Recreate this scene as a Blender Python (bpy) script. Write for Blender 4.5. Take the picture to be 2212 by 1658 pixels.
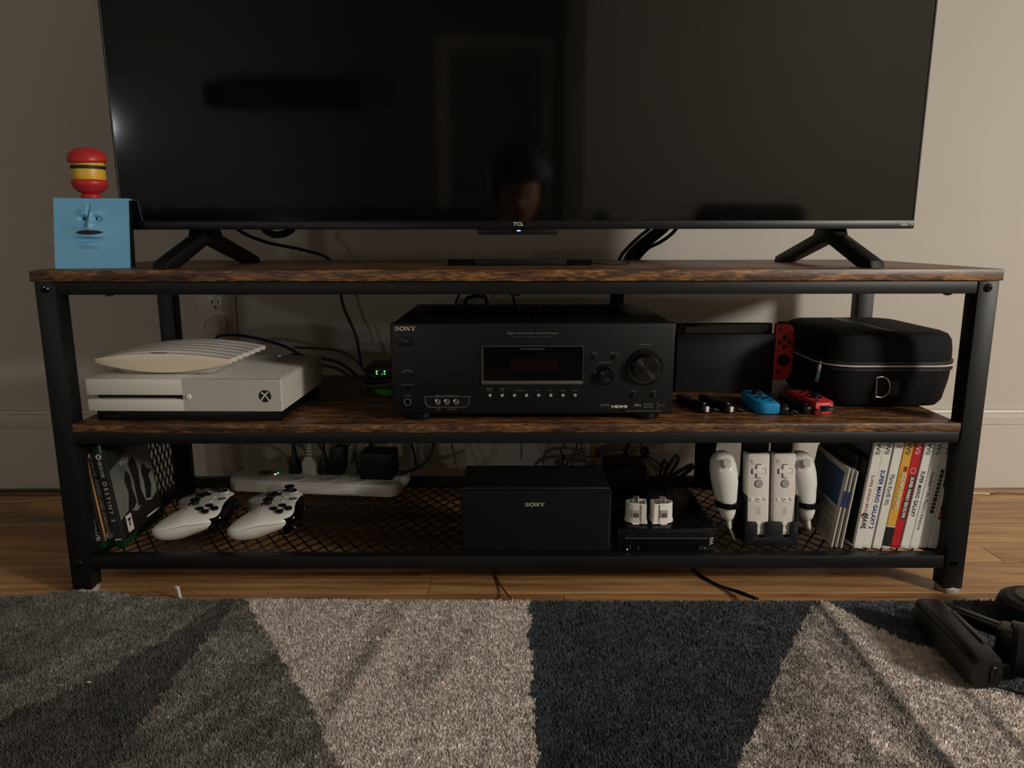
import bpy, bmesh, math, random
import numpy as np
from mathutils import Vector, Matrix, Euler
random.seed(7)
R = math.radians
SC = bpy.context.scene
COL = SC.collection
for o in list(bpy.data.objects): bpy.data.objects.remove(o)

# ------------------------------------------------------------------ camera, light, exposure
cd = bpy.data.cameras.new('camera')
cam = bpy.data.objects.new('camera', cd); COL.objects.link(cam)
cd.sensor_fit = 'HORIZONTAL'; cd.sensor_width = 36.0
cd.lens = 36.0 * 1571.4 / 2212.0
cd.clip_start = 0.02
cam.location = (-0.0069, -1.0541, 0.5559)
cam.rotation_euler = (R(90) - 0.20309, 0.00131, -0.00037)
SC.camera = cam

SC.view_settings.view_transform = 'Standard'
SC.view_settings.look = 'None'
SC.view_settings.exposure = 0.0
SC.view_settings.gamma = 1.0
SC.view_settings.use_curve_mapping = False

w = bpy.data.worlds.new('world'); SC.world = w; w.use_nodes = True
w.node_tree.nodes['Background'].inputs[0].default_value = (0.9, 0.85, 0.75, 1)
w.node_tree.nodes['Background'].inputs[1].default_value = 0.0

def lamp(name, loc, power, radius, color):
    l = bpy.data.lights.new(name, 'POINT'); l.energy = power; l.shadow_soft_size = radius; l.color = color
    o = bpy.data.objects.new(name, l); COL.objects.link(o); o.location = loc
    return o
lamp('lamp_right', (2.2, -1.47, 1.12), 30.0, 0.16, (1.0, 0.95, 0.875))
_l = bpy.data.lights.new('lamp_right_shade', 'SPOT'); _l.energy = 128.0; _l.shadow_soft_size = 0.16; _l.color = (1.0, 0.95, 0.875)
_l.spot_size = math.radians(116); _l.spot_blend = 0.9
_o = bpy.data.objects.new('lamp_right_shade', _l); COL.objects.link(_o); _o.location = (2.2, -1.47, 1.12)
_o.rotation_euler = Vector((-2.7, 1.35, -1.45)).to_track_quat('-Z', 'Y').to_euler()
lamp('lamp_low', (-1.05, -2.15, 0.47), 6.0, 0.05, (1.0, 0.95, 0.86))
lamp('lamp_left', (-2.85, -3.9, 1.30), 18.0, 0.09, (0.93, 0.97, 1.0))
lamp('alcove_fill', (2.2, -2.0, 2.2), 15.0, 0.2, (1.0, 0.95, 0.87))  # added fill light, brightens the alcove wall mirrored in the screen

# ------------------------------------------------------------------ helpers
def lin(c):
    def f(v):
        v /= 255.0
        return v / 12.92 if v <= 0.04045 else ((v + 0.055) / 1.055) ** 2.4
    return tuple(f(v) for v in c) + (1.0,)

def mat(name, rgb, rough=0.5, metal=0.0, spec=0.5, noise=None, bump=None, emit=None, estr=0.0, coat=0.0, ior=None, trans=0.0):
    """noise=(scale, amount, stretch) varies colour; bump=(scale, strength, stretch)"""
    m = bpy.data.materials.new(name); m.use_nodes = True
    nt = m.node_tree; p = nt.nodes['Principled BSDF']
    p.inputs['Base Color'].default_value = lin(rgb)
    p.inputs['Roughness'].default_value = rough
    p.inputs['Metallic'].default_value = metal
    p.inputs['Specular IOR Level'].default_value = spec
    p.inputs['Coat Weight'].default_value = coat
    if ior: p.inputs['IOR'].default_value = ior
    if trans: p.inputs['Transmission Weight'].default_value = trans
    if emit:
        p.inputs['Emission Color'].default_value = lin(emit); p.inputs['Emission Strength'].default_value = estr
    def tex(scale, stretch, detail=4):
        tc = nt.nodes.new('ShaderNodeTexCoord'); mp = nt.nodes.new('ShaderNodeMapping')
        mp.inputs['Scale'].default_value = stretch
        n = nt.nodes.new('ShaderNodeTexNoise'); n.inputs['Scale'].default_value = scale; n.inputs['Detail'].default_value = detail
        nt.links.new(tc.outputs['Object'], mp.inputs[0]); nt.links.new(mp.outputs[0], n.inputs['Vector'])
        return n
    n0 = noise or (9.0, 0.12, (1, 1, 1))
    n = tex(n0[0], n0[2]); mix = nt.nodes.new('ShaderNodeMixRGB'); mix.blend_type = 'MULTIPLY'
    cr = nt.nodes.new('ShaderNodeValToRGB')
    lo = 1 - n0[1]; cr.color_ramp.elements[0].color = (lo, lo, lo, 1); cr.color_ramp.elements[1].color = (1 + n0[1] * .3,) * 3 + (1,)
    cr.color_ramp.elements[0].position = .3; cr.color_ramp.elements[1].position = .7
    mix.inputs[0].default_value = 1; mix.inputs[1].default_value = lin(rgb)
    nt.links.new(n.outputs['Fac'], cr.inputs[0]); nt.links.new(cr.outputs[0], mix.inputs[2]); nt.links.new(mix.outputs[0], p.inputs['Base Color'])
    if bump:
        b = tex(bump[0], bump[2] if len(bump) > 2 else (1, 1, 1)); bp = nt.nodes.new('ShaderNodeBump')
        bp.inputs['Strength'].default_value = bump[1]; bp.inputs['Distance'].default_value = 0.002
        nt.links.new(b.outputs['Fac'], bp.inputs['Height']); nt.links.new(bp.outputs[0], p.inputs['Normal'])
    return m

def empty(name, loc, rz=0.0, rot=None):
    o = bpy.data.objects.new(name, None); COL.objects.link(o)
    o.empty_display_size = .02
    o.location = loc; o.rotation_euler = rot if rot else (0, 0, rz)
    return o
def tag(o, label=None, cat=None, group=None, kind=None):
    if label: o['label'] = label
    if cat: o['category'] = cat
    if group: o['group'] = group
    if kind: o['kind'] = kind
    return o
def thing(name, label, cat, loc=(0, 0, 0), rz=0.0, group=None, rot=None):
    return tag(empty(name, loc, rz, rot), label, cat, group)
def obj(name, bm, m, parent=None, smooth=28, loc=None, rot=None, label=None):
    bmesh.ops.recalc_face_normals(bm, faces=bm.faces[:])
    me = bpy.data.meshes.new(name); bm.to_mesh(me); bm.free()
    me.materials.append(m)
    if smooth:
        me.shade_smooth(); me.set_sharp_from_angle(angle=R(smooth))
    o = bpy.data.objects.new(name, me); COL.objects.link(o)
    if parent: o.parent = parent
    if loc: o.location = loc
    if rot: o.rotation_euler = rot
    if label: o['label'] = label
    return o
def dup(o, parent=None):
    c = o.copy(); COL.objects.link(c)
    if parent: c.parent = parent
    for ch in list(o.children): dup(ch, c)
    return c
def B(): return bmesh.new()
def _xf(vs, M):
    if M is not None:
        for v in vs: v.co = M @ v.co
def box(bm, x0, x1, y0, y1, z0, z1, bev=0.0, seg=2, M=None):
    r = bmesh.ops.create_cube(bm, size=1.0); vs = r['verts']
    for v in vs: v.co = Vector(((x0 + x1) / 2 + v.co.x * (x1 - x0), (y0 + y1) / 2 + v.co.y * (y1 - y0), (z0 + z1) / 2 + v.co.z * (z1 - z0)))
    if bev > 0:
        es = list({e for v in vs for e in v.link_edges})
        r = bmesh.ops.bevel(bm, geom=es, offset=bev, segments=seg, affect='EDGES', profile=.5)
        vs = list({v for f in r['faces'] for v in f.verts} | {v for v in vs if v.is_valid})
    _xf(vs, M); return bm
def loft(bm, rings, cap=True, closed=True, M=None):
    vr = [[bm.verts.new(p) for p in r] for r in rings]; n = len(vr[0])
    for a, b in zip(vr, vr[1:]):
        for i in range(n if closed else n - 1):
            j = (i + 1) % n
            bm.faces.new((a[i], a[j], b[j], b[i]))
    if cap and closed: bm.faces.new(vr[0][::-1]); bm.faces.new(vr[-1])
    _xf([v for r in vr for v in r], M); return bm
def ax(axis, a, b, d): return {'x': (d, a, b), 'y': (a, d, b), 'z': (a, b, d)}[axis]
def shrink(ol, d):
    n = len(ol); out = []
    A = sum(ol[i][0] * ol[(i + 1) % n][1] - ol[(i + 1) % n][0] * ol[i][1] for i in range(n)); s = 1 if A > 0 else -1
    for i in range(n):
        p, q, r = Vector(ol[i - 1]), Vector(ol[i]), Vector(ol[(i + 1) % n])
        e1 = (q - p); e2 = (r - q)
        if e1.length < 1e-9 or e2.length < 1e-9: out.append(tuple(q)); continue
        e1.normalize(); e2.normalize()
        n1 = Vector((-e1.y, e1.x)) * s; n2 = Vector((-e2.y, e2.x)) * s
        t = n1 + n2; k = max(0.35, 1 + n1.dot(n2))
        q2 = q + t * (d / k); out.append(tuple(q2))
    return out
def prism(bm, ol, lo, hi, axis='y', bev=0.0, M=None):
    if bev > 0:
        si = shrink(ol, bev); s2 = shrink(ol, bev * .3); sg = 1 if hi > lo else -1; b = bev * sg
        rings = [(si, lo), (s2, lo + b * .3), (ol, lo + b), (ol, hi - b), (s2, hi - b * .3), (si, hi)]
    else: rings = [(ol, lo), (ol, hi)]
    return loft(bm, [[ax(axis, p[0], p[1], d) for p in o] for o, d in rings], M=M)
def arc(cx, cy, r, a0, a1, n): return [(cx + r * math.cos(R(a0 + (a1 - a0) * i / n)), cy + r * math.sin(R(a0 + (a1 - a0) * i / n))) for i in range(n + 1)]
def rrect(cx, cy, hw, hh, r, n=4):
    return arc(cx + hw - r, cy - hh + r, r, -90, 0, n) + arc(cx + hw - r, cy + hh - r, r, 0, 90, n) + arc(cx - hw + r, cy + hh - r, r, 90, 180, n) + arc(cx - hw + r, cy - hh + r, r, 180, 270, n)
def circ(cx, cy, r, n=20): return [(cx + r * math.cos(2 * math.pi * i / n), cy + r * math.sin(2 * math.pi * i / n)) for i in range(n)]
def lathe(bm, prof, n=24, M=None, cap=True):
    return loft(bm, [[(max(r, 1e-5) * math.cos(2 * math.pi * i / n), max(r, 1e-5) * math.sin(2 * math.pi * i / n), z) for i in range(n)] for r, z in prof], cap=cap, M=M)
FY = Matrix.Rotation(R(90), 4, 'X')            # local +z -> -y : discs that face the viewer
def T(x, y, z): return Matrix.Translation((x, y, z))
def ball(bm, c, r, n=16, M=None):
    rx, ry, rz = r if hasattr(r, '__len__') else (r, r, r)
    rings = [[(c[0] + rx * math.sin(math.pi * j / (n // 2)) * math.cos(2 * math.pi * i / n) if 0 < j < n // 2 else c[0] + 1e-6 * math.cos(2 * math.pi * i / n),
               c[1] + ry * math.sin(math.pi * j / (n // 2)) * math.sin(2 * math.pi * i / n) if 0 < j < n // 2 else c[1] + 1e-6 * math.sin(2 * math.pi * i / n),
               c[2] - rz * math.cos(math.pi * j / (n // 2))) for i in range(n)] for j in range(n // 2 + 1)]
    return loft(bm, rings, M=M)
def spline(pts, k=8):
    P = [Vector(p) for p in pts]; P = [P[0] * 2 - P[1]] + P + [P[-1] * 2 - P[-2]]; out = []
    for i in range(1, len(P) - 2):
        a, b, c, d = P[i - 1:i + 3]
        for j in range(k):
            t = j / k
            out.append(.5 * ((2 * b) + (c - a) * t + (2 * a - 5 * b + 4 * c - d) * t * t + (3 * b - a - 3 * c + d) * t ** 3))
    out.append(P[-2]); return out
def tube(bm, pts, r, n=8, k=8, flat=1.0, smooth=True):
    P = spline(pts, k) if smooth and len(pts) > 2 else [Vector(p) for p in pts]
    t = (P[1] - P[0]).normalized(); u = t.orthogonal().normalized(); rings = []
    for i, p in enumerate(P):
        t2 = (P[min(i + 1, len(P) - 1)] - P[max(i - 1, 0)]).normalized()
        u = (u - t2 * u.dot(t2)).normalized(); v = t2.cross(u)
        rr = r[min(len(r) - 1, int(i * len(r) / len(P)))] if hasattr(r, '__len__') else r
        rings.append([p + (u * math.cos(2 * math.pi * a / n) + v * math.sin(2 * math.pi * a / n) * flat) * rr for a in range(n)])
    return loft(bm, rings)
FRONT = Matrix(((1, 0, 0), (0, 0, -1), (0, 1, 0))).to_4x4()     # text read from the front (-y)
DOWN = Matrix(((0, 1, 0), (0, 0, -1), (-1, 0, 0))).to_4x4()     # rotated clockwise, read from the front
UPW = Matrix(((0, -1, 0), (0, 0, -1), (1, 0, 0))).to_4x4()      # rotated anticlockwise
LEFTF = Matrix(((0, 0, -1), (-1, 0, 0), (0, 1, 0))).to_4x4()    # read from -x
RIGHTF = Matrix(((0, 0, 1), (1, 0, 0), (0, 1, 0))).to_4x4()     # read from +x
TOPF = Matrix.Identity(4)
_tc = {}
def text(s, m, parent, loc, h, width=None, face=FRONT, bold=0.0, shear=0.0, align='CENTER', name='lettering', ext=.00015, sp=1.0):
    key = (s, bold, shear, align, sp)
    if key not in _tc:
        cu = bpy.data.curves.new('t', 'FONT'); cu.body = s; cu.size = 1.0; cu.offset = bold; cu.shear = shear; cu.resolution_u = 2
        cu.align_x = 'CENTER'; cu.align_y = 'CENTER'; cu.space_character = sp
        o = bpy.data.objects.new('t', cu); COL.objects.link(o); bpy.context.view_layer.update()
        me = bpy.data.meshes.new_from_object(o.evaluated_get(bpy.context.evaluated_depsgraph_get()))
        bpy.data.objects.remove(o); bpy.data.curves.remove(cu)
        co = np.zeros(len(me.vertices) * 3, np.float32); me.vertices.foreach_get('co', co); co = co.reshape(-1, 3)
        _tc[key] = (co, [tuple(p.vertices) for p in me.polygons]); bpy.data.meshes.remove(me)
    co, fs = _tc[key]; lo = co.min(0); hi = co.max(0); c = co.copy()
    c -= (lo + hi) / 2
    sy = h / (hi[1] - lo[1]); sx = width / (hi[0] - lo[0]) if width else sy
    c[:, 0] *= sx; c[:, 1] *= sy; c[:, 2] = ext
    if align == 'LEFT': c[:, 0] += (hi[0] - lo[0]) * sx / 2
    me = bpy.data.meshes.new(name); me.from_pydata(c.tolist(), [], fs); me.materials.append(m)
    o = bpy.data.objects.new(name, me); COL.objects.link(o); o.parent = parent
    o.matrix_local = Matrix.Translation(loc) @ face
    return o
def poly(bm, pts):
    return bm.faces.new([bm.verts.new(p) for p in pts])
# ------------------------------------------------------------------ materials
m_wall = mat('wall_paint', (194, 187, 176), .75, noise=(3, .03, (1, 1, 1)), bump=(180, .05))
m_trim = mat('white_trim_paint', (200, 193, 180), .45, noise=(3, .03, (1, 1, 1)))
m_ceil = mat('ceiling_paint', (205, 200, 190), .9)
m_metal = mat('black_powder_coat', (18, 19, 18), .45, spec=.3, bump=(900, .02))
m_black = mat('black_plastic', (13, 13, 13), .45, spec=.3)
m_black2 = mat('satin_black_plastic', (12, 12, 12), .38, spec=.32)
m_dark = mat('matte_black', (11, 11, 11), .75, spec=.2)
m_gloss = mat('gloss_black', (8, 8, 9), .12, spec=.5)
m_rubber = mat('black_rubber', (12, 12, 12), .6, spec=.3)
m_white = mat('white_plastic', (215, 210, 200), .38, noise=(5, .03, (1, 1, 1)))
m_white2 = mat('satin_white_plastic', (222, 218, 210), .28, noise=(5, .03, (1, 1, 1)))
m_cream = mat('cream_plastic', (218, 205, 178), .3, noise=(5, .03, (1, 1, 1)))
m_graywhite = mat('gray_white_plastic', (165, 160, 150), .45)
m_silver = mat('brushed_silver', (190, 188, 182), .25, metal=1.0)
m_steel = mat('dark_steel', (70, 69, 66), .32, metal=1.0)
m_ink = mat('black_ink', (12, 12, 12), .6)
m_lightink = mat('light_gray_ink', (205, 200, 190), .5)
m_dimink = mat('dim_gray_ink', (120, 118, 110), .5)
m_grayplastic = mat('gray_plastic', (88, 85, 78), .5)
m_led_green = mat('green_led', (60, 255, 60), .4, emit=(80, 255, 90), estr=5.0)
m_led_white = mat('white_led', (255, 240, 230), .4, emit=(255, 225, 220), estr=4.0)
m_led_teal = mat('teal_led', (90, 240, 220), .4, emit=(110, 240, 215), estr=2.0)
m_led_blue = mat('blue_led', (120, 150, 255), .4, emit=(110, 140, 255), estr=4.0)

def wood_mat(name, dark, mid, light, rough, stretch, spec=.5, rnd=0.0, grain=14):
    m = bpy.data.materials.new(name); m.use_nodes = True; nt = m.node_tree; p = nt.nodes['Principled BSDF']
    p.inputs['Roughness'].default_value = rough; p.inputs['Specular IOR Level'].default_value = spec
    tc = nt.nodes.new('ShaderNodeTexCoord'); oi = nt.nodes.new('ShaderNodeObjectInfo')
    mp = nt.nodes.new('ShaderNodeMapping'); mp.inputs['Scale'].default_value = stretch
    off = nt.nodes.new('ShaderNodeVectorMath'); off.operation = 'MULTIPLY_ADD'
    off.inputs[1].default_value = (1, 1, 1)
    cmb = nt.nodes.new('ShaderNodeCombineXYZ')
    mul = nt.nodes.new('ShaderNodeMath'); mul.operation = 'MULTIPLY'; mul.inputs[1].default_value = 37.0
    nt.links.new(oi.outputs['Random'], mul.inputs[0])
    for i in range(3): nt.links.new(mul.outputs[0], cmb.inputs[i])
    nt.links.new(tc.outputs['Object'], off.inputs[0]); nt.links.new(cmb.outputs[0], off.inputs[2]); nt.links.new(off.outputs[0], mp.inputs[0])
    n1 = nt.nodes.new('ShaderNodeTexNoise'); n1.inputs['Scale'].default_value = grain; n1.inputs['Detail'].default_value = 8; n1.inputs['Distortion'].default_value = .25
    n2 = nt.nodes.new('ShaderNodeTexNoise'); n2.inputs['Scale'].default_value = grain * .22; n2.inputs['Detail'].default_value = 3
    nt.links.new(mp.outputs[0], n1.inputs['Vector']); nt.links.new(mp.outputs[0], n2.inputs['Vector'])
    add = nt.nodes.new('ShaderNodeMath'); add.operation = 'MULTIPLY_ADD'; add.inputs[1].default_value = .55
    m2 = nt.nodes.new('ShaderNodeMath'); m2.operation = 'MULTIPLY'; m2.inputs[1].default_value = .45
    nt.links.new(n2.outputs['Fac'], m2.inputs[0]); nt.links.new(n1.outputs['Fac'], add.inputs[0]); nt.links.new(m2.outputs[0], add.inputs[2])
    cr = nt.nodes.new('ShaderNodeValToRGB'); e = cr.color_ramp.elements
    e[0].position = .36; e[0].color = lin(dark); e[1].position = .66; e[1].color = lin(light); x = e.new(.5); x.color = lin(mid)
    nt.links.new(add.outputs[0], cr.inputs[0])
    if rnd:
        hs = nt.nodes.new('ShaderNodeHueSaturation'); mr = nt.nodes.new('ShaderNodeMapRange')
        mr.inputs['To Min'].default_value = 1 - rnd; mr.inputs['To Max'].default_value = 1 + rnd * .5
        nt.links.new(oi.outputs['Random'], mr.inputs['Value']); nt.links.new(mr.outputs[0], hs.inputs['Value'])
        nt.links.new(cr.outputs[0], hs.inputs['Color']); nt.links.new(hs.outputs[0], p.inputs['Base Color'])
    else: nt.links.new(cr.outputs[0], p.inputs['Base Color'])
    bp = nt.nodes.new('ShaderNodeBump'); bp.inputs['Strength'].default_value = .12; bp.inputs['Distance'].default_value = .001
    nt.links.new(n1.outputs['Fac'], bp.inputs['Height']); nt.links.new(bp.outputs[0], p.inputs['Normal'])
    return m
m_board = wood_mat('rustic_brown_laminate', (26, 17, 11), (82, 54, 31), (158, 110, 64), .42, (5, 34, 34), grain=14)
m_oak = wood_mat('oak_floor', (120, 82, 48), (166, 122, 78), (198, 154, 104), .38, (1.0, 14, 14), rnd=.22, grain=6)

# ------------------------------------------------------------------ the room
XL, XR, YB, YW, HC = -3.5, 2.9, -5.0, 0.505, 2.5
def struct(name, bm, m, smooth=0): return tag(obj(name, bm, m, smooth=smooth), kind='structure')
struct('wall_back', box(B(), XL, XR, YW, YW + .1, -.05, HC), m_wall)
struct('wall_front', box(B(), XL, XR, YB - .1, YB, -.05, HC), mat('wall_paint_in_shade', (128, 122, 114), .8))  # darker colour stands in for shade at the far end of the room
struct('wall_left', box(B(), XL - .1, XL, YB, YW, -.05, HC), m_wall)
struct('wall_right', box(B(), XR, XR + .1, YB, YW, -.05, HC), m_wall)
struct('wall_alcove', box(B(), .42, XR, YB, -3.2, -.004, HC), m_wall)
struct('ceiling', box(B(), XL, XR, YB, YW, HC, HC + .1), m_ceil)
fl = struct('floor', box(B(), XL, XR, YB, YW, -.06, -.004), m_oak)
bw = 0.0573
for k in range(-3, 9):
    y0 = 0.0058 + k * bw; y1 = min(y0 + bw, YW - .0151)
    x = -2.3 + random.random() * .5
    if k == -1: x = 0.0738 - 3 * .79
    while x < 2.4:
        L = .79 if k == -1 else random.uniform(.55, 1.15)
        b = box(B(), x + .0004, x + L - .0004, y0 + .0003, y1 - .0003, -.004, 0.0, .0006, 1)
        obj('plank', b, m_oak, fl, smooth=0); x += L
prof = [(YW, 0), (.490, 0), (.490, .139), (.4935, .1405), (.494, .143), (.489, .146), (.4885, .162), (.492, .166), (.4945, .169), (.4925, .172), (.4945, .177), (YW, .178)]
struct('baseboard_back', prism(B(), prof, XL, XR, 'x'), m_trim, smooth=30)
# the door seen mirrored in the screen
m_door = mat('door_paint', (140, 135, 126), .5)
d = struct('door_1', box(B(), -.51, .22, YB, YB + .035, 0, 2.0, .002, 1), m_door)
for z0, z1 in ((.15, .85), (1.0, 1.85)):
    obj('door_panel', box(B(), -.41, .12, YB + .035, YB + .042, z0, z1, .01, 2), m_door, d)
b = B(); lathe(b, [(.03, 0), (.03, .006), (.012, .01), (.012, .03), (.028, .04), (.028, .055), (.01, .062)], 16, T(-.45, YB + .035, .95) @ Matrix.Rotation(R(-90), 4, 'X'))
obj('door_knob', b, m_steel, d)
b = B()
for a in ((-.62, -.51, 0, 2.11), (.22, .33, 0, 2.11), (-.51, .22, 2.0, 2.11)): box(b, a[0], a[1], YB, YB + .02, a[2], a[3], .002, 1)
struct('trim_1', b, m_trim)

# ------------------------------------------------------------------ media console
tv_w = thing('media_console', 'long black metal media console with rustic brown wood shelves and mesh bottom', 'tv stand', (0, 0, 0))
C = tv_w
obj('top_board', box(B(), -.70, .70, 0, .3984, .4895, .506, .0012, 2), m_board, C)
obj('shelf_board', box(B(), -.668, .668, .003, .392, .2635, .277, .0012, 2), m_board, C)
for sx in (-1, 1):
    for y0 in (.003, .3645):
        sp = .0045 if sx > 0 else .003           # the feet stand a few millimetres wider than the top
        b = B(); bx = box(b, -.015, .015, y0, y0 + .0304, .008, .4893, .0012, 2)
        for v in b.verts: v.co.x += sx * (.6812 if sx < 0 else .6822) + sx * sp * (1 - v.co.z / .489)
        lg = obj('leg', b, m_metal, C)
        xf = sx * (.6812 if sx < 0 else .6822) + sx * sp
        b = B(); lathe(b, [(.0162, 0), (.0172, .002), (.0172, .0075), (.0155, .009), (.0145, .012)], 20, T(xf, y0 + .015, 0))
        obj('foot_pad', b, m_graywhite, lg, label='pale gray round foot pad')
        if y0 < .1:
            for z in (.479, .0525):
                b = B(); lathe(b, [(.0062, 0), (.0062, .0008), (.0045, .0026), (.002, .003), (.002, .0015)], 16, T(sx * (.681 if z > .2 else .684), y0, z) @ FY)
                obj('bolt', b, m_gloss, lg)
def rail(x0, x1, y0, y1, z0, z1): obj('rail', box(B(), x0, x1, y0, y1, z0, z1, .0012, 2), m_metal, C)
for y0 in (.0045, .3735):
    rail(-.667, .667, y0, y0 + .02, .4705, .4893)
    rail(-.668, .668, y0, y0 + .02, .2462, .2635)
    rail(-.669, .669, y0, y0 + .02, .0422, .0630)
for sx in (-1, 1):
    for z0, z1 in ((.4705, .4893), (.2462, .2635), (.0422, .0630)):
        a, c = sorted((sx * .674, sx * .692)); rail(a, c, .0335, .3645, z0, z1)
for x in (-.595, 0.0, .63):
    b = B(); lathe(b, [(.006, 0), (.006, -.0016), (.003, -.003)], 12, T(x, .014, .4705)); obj('bolt', b, m_gloss, C)
# expanded metal panels (too many strands to pick apart)
def mesh_panel(name, u0, u1, v0, v1, pu, pv, place, wd=.0027, th=.0014):
    V = []; F = []
    nu = int((u1 - u0) / pu) + 1; nv = int((v1 - v0) / pv) + 1
    def seg(a, c):
        a = np.array(a); c = np.array(c); d = c - a; L = np.hypot(*d)
        if L < 1e-6: return
        # clip to the panel
        t0, t1 = 0.0, 1.0
        for i, (lo, hi) in enumerate(((u0, u1), (v0, v1))):
            if abs(d[i]) < 1e-9: continue
            ta, tb = sorted(((lo - a[i]) / d[i], (hi - a[i]) / d[i])); t0 = max(t0, ta); t1 = min(t1, tb)
        if t1 - t0 < .05: return
        p, q = a + d * t0, a + d * t1; n = np.array((-d[1], d[0])) / L * wd / 2
        s = len(V)
        for pt in (p + n, p - n, q - n, q + n):
            V.append(place(pt[0], pt[1], th / 2)); V.append(place(pt[0], pt[1], -th / 2))
        F.extend([(s, s + 2, s + 4, s + 6), (s + 7, s + 5, s + 3, s + 1), (s, s + 1, s + 3, s + 2), (s + 4, s + 5, s + 7, s + 6)])
    for i in range(-1, nu + 1):
        for j in range(-1, nv + 1):
            cu, cv = u0 + i * pu, v0 + j * pv
            seg((cu, cv), (cu + pu / 2, cv + pv / 2)); seg((cu, cv), (cu + pu / 2, cv - pv / 2))
            seg((cu + pu / 2, cv + pv / 2), (cu + pu, cv)); seg((cu + pu / 2, cv - pv / 2), (cu + pu, cv))
    me = bpy.data.meshes.new(name); me.from_pydata(V, [], F); me.materials.append(m_metal)
    o = bpy.data.objects.new(name, me); COL.objects.link(o); o.parent = C; o['kind'] = 'stuff'
    return o
mesh_panel('mesh_panel', -.672, .672, .0245, .3735, .0250, .0365, lambda u, v, t: (u, v, .0622 + t))
for sx in (-1, 1):
    mesh_panel('mesh_panel', .0335, .3645, .063, .2462, .0165, .0345, lambda u, v, t, sx=sx: (sx * .6875 + t, u, v))

# ------------------------------------------------------------------ television
tv = thing('television', 'large flat black television standing on the media console', 'television', (0, .106, .506))
zb = .0575
m_screen = mat('dark_screen', (5, 5, 5), .055, spec=.5, ior=1.75, noise=(2, .02, (1, 1, 1)))
obj('housing', box(B(), -.615, .620, .0035, .022, zb, .775, .002, 2), m_dark, tv)
obj('rear_cover', box(B(), -.42, .43, .021, .07, zb + .005, .45, .012, 3), m_dark, tv)
obj('screen', box(B(), -.6125, .6175, .0012, .004, zb + .0132, .772), m_screen, tv, smooth=0)
b = B(); box(b, -.615, -.6122, 0, .004, zb, .775, .0006, 1); box(b, .6172, .620, 0, .004, zb, .775, .0006, 1); box(b, -.615, .62, 0, .004, .771, .775, .0006, 1)
obj('side_bezel', b, m_black, tv)
obj('lower_bezel', box(B(), -.615, .620, -.0006, .004, zb, zb + .013, .001, 2), m_black2, tv)
text('TCL', m_lightink, tv, (.0035, -.0009, zb + .0078), .0056, .0160, bold=.03, name='logo')
text('Roku TV', m_lightink, tv, (.6085, -.0009, zb + .0066), .0044, .0195, bold=.02, name='lettering')
rb = obj('receiver_box', prism(B(), [(-.0615, zb), (.0670, zb), (.0670, zb - .004), (.0630, zb - .0085), (-.0575, zb - .0085), (-.0615, zb - .004)], .001, .02, 'y', .0008), m_black2, tv)
obj('status_led', box(B(), .001, .0070, .0003, .0012, zb - .0032, zb - .0016, .0005, 1), m_led_blue, rb, label='glowing blue status light')
for sx, x0, x1 in ((-1, -.526, -.474), (1, .532, .4805)):
    # inverted V foot, front toe to rear toe
    a = Vector((x0, -.078)); c = Vector((x1, .182)); dv = (c - a); L = dv.length; ang = math.atan2(dv.y, dv.x)
    ol = [(0, 0), (.034, 0), (.112, .0345), (.128, .0345), (L - .034, 0), (L, 0), (L - .004, .010), (.152, .048), (.146, .060), (.098, .060), (.092, .048), (.004, .010)]
    M = T(a.x, a.y, .0004) @ Matrix.Rotation(ang, 4, 'Z')
    b = prism(B(), ol, -.012, .012, 'y', .0025, M=M)
    for v in b.verts:
        pass
    obj('stand_leg', b, m_black2, tv, smooth=25)
def sony(parent, m, loc, h, w):
    """slab-serif capitals drawn as flat strokes; unit cell 4.7 x 1"""
    b = B()
    def q(*p): poly(b, [(x, y, 0) for x, y in p])
    def r(x0, x1, y0, y1): q((x0, y0), (x1, y0), (x1, y1), (x0, y1))
    # S as a swept band
    S = [(.92, .72), (.86, .86), (.6, .93), (.34, .88), (.2, .74), (.3, .6), (.6, .52), (.86, .42), (.95, .26), (.82, .1), (.52, .06), (.24, .1), (.12, .28)]
    P = [Vector((x, y)) for x, y in S]
    for i in range(len(P) - 1):
        for k in range(1):
            a, c = P[i], P[i + 1]; d = (c - a).normalized(); n = Vector((-d.y, d.x * .85)) * .085; e = d * .03
            poly(b, [(*(a - n - e), 0), (*(c - n + e), 0), (*(c + n + e), 0), (*(a + n - e), 0)])
    r(.84, .95, .6, .98); r(.10, .2, .02, .38)
    # O ring
    N = 24
    for i in range(N):
        t0, t1 = 2 * math.pi * i / N, 2 * math.pi * (i + 1) / N
        f = lambda t, rx, ry: (1.78 + rx * math.cos(t), .5 + ry * math.sin(t))
        q(f(t0, .6, .52), f(t1, .6, .52), f(t1, .38, .39), f(t0, .38, .39))
    # N
    r(2.62, 2.73, .0, 1); r(3.42, 3.53, .0, 1); q((2.6, 1), (2.85, 1), (3.53, 0), (3.3, 0)); r(2.48, 2.88, 0, .1); r(2.48, 2.85, .9, 1); r(3.3, 3.68, .9, 1)
    # Y
    q((3.86, 1), (4.12, 1), (4.38, .44), (4.22, .44)); q((4.66, 1), (4.8, 1), (4.44, .4), (4.32, .4)); r(4.21, 4.43, 0, .48); r(4.05, 4.6, 0, .1); r(3.74, 4.26, .9, 1); r(4.5, 4.95, .9, 1)
    for v in b.verts: v.co = Vector(((v.co.x / 4.95 - .5) * w, (v.co.y - .5) * h, .0002))
    o = obj('logo', b, m, parent, smooth=0); o.matrix_local = T(*loc) @ FRONT
    return o

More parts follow.
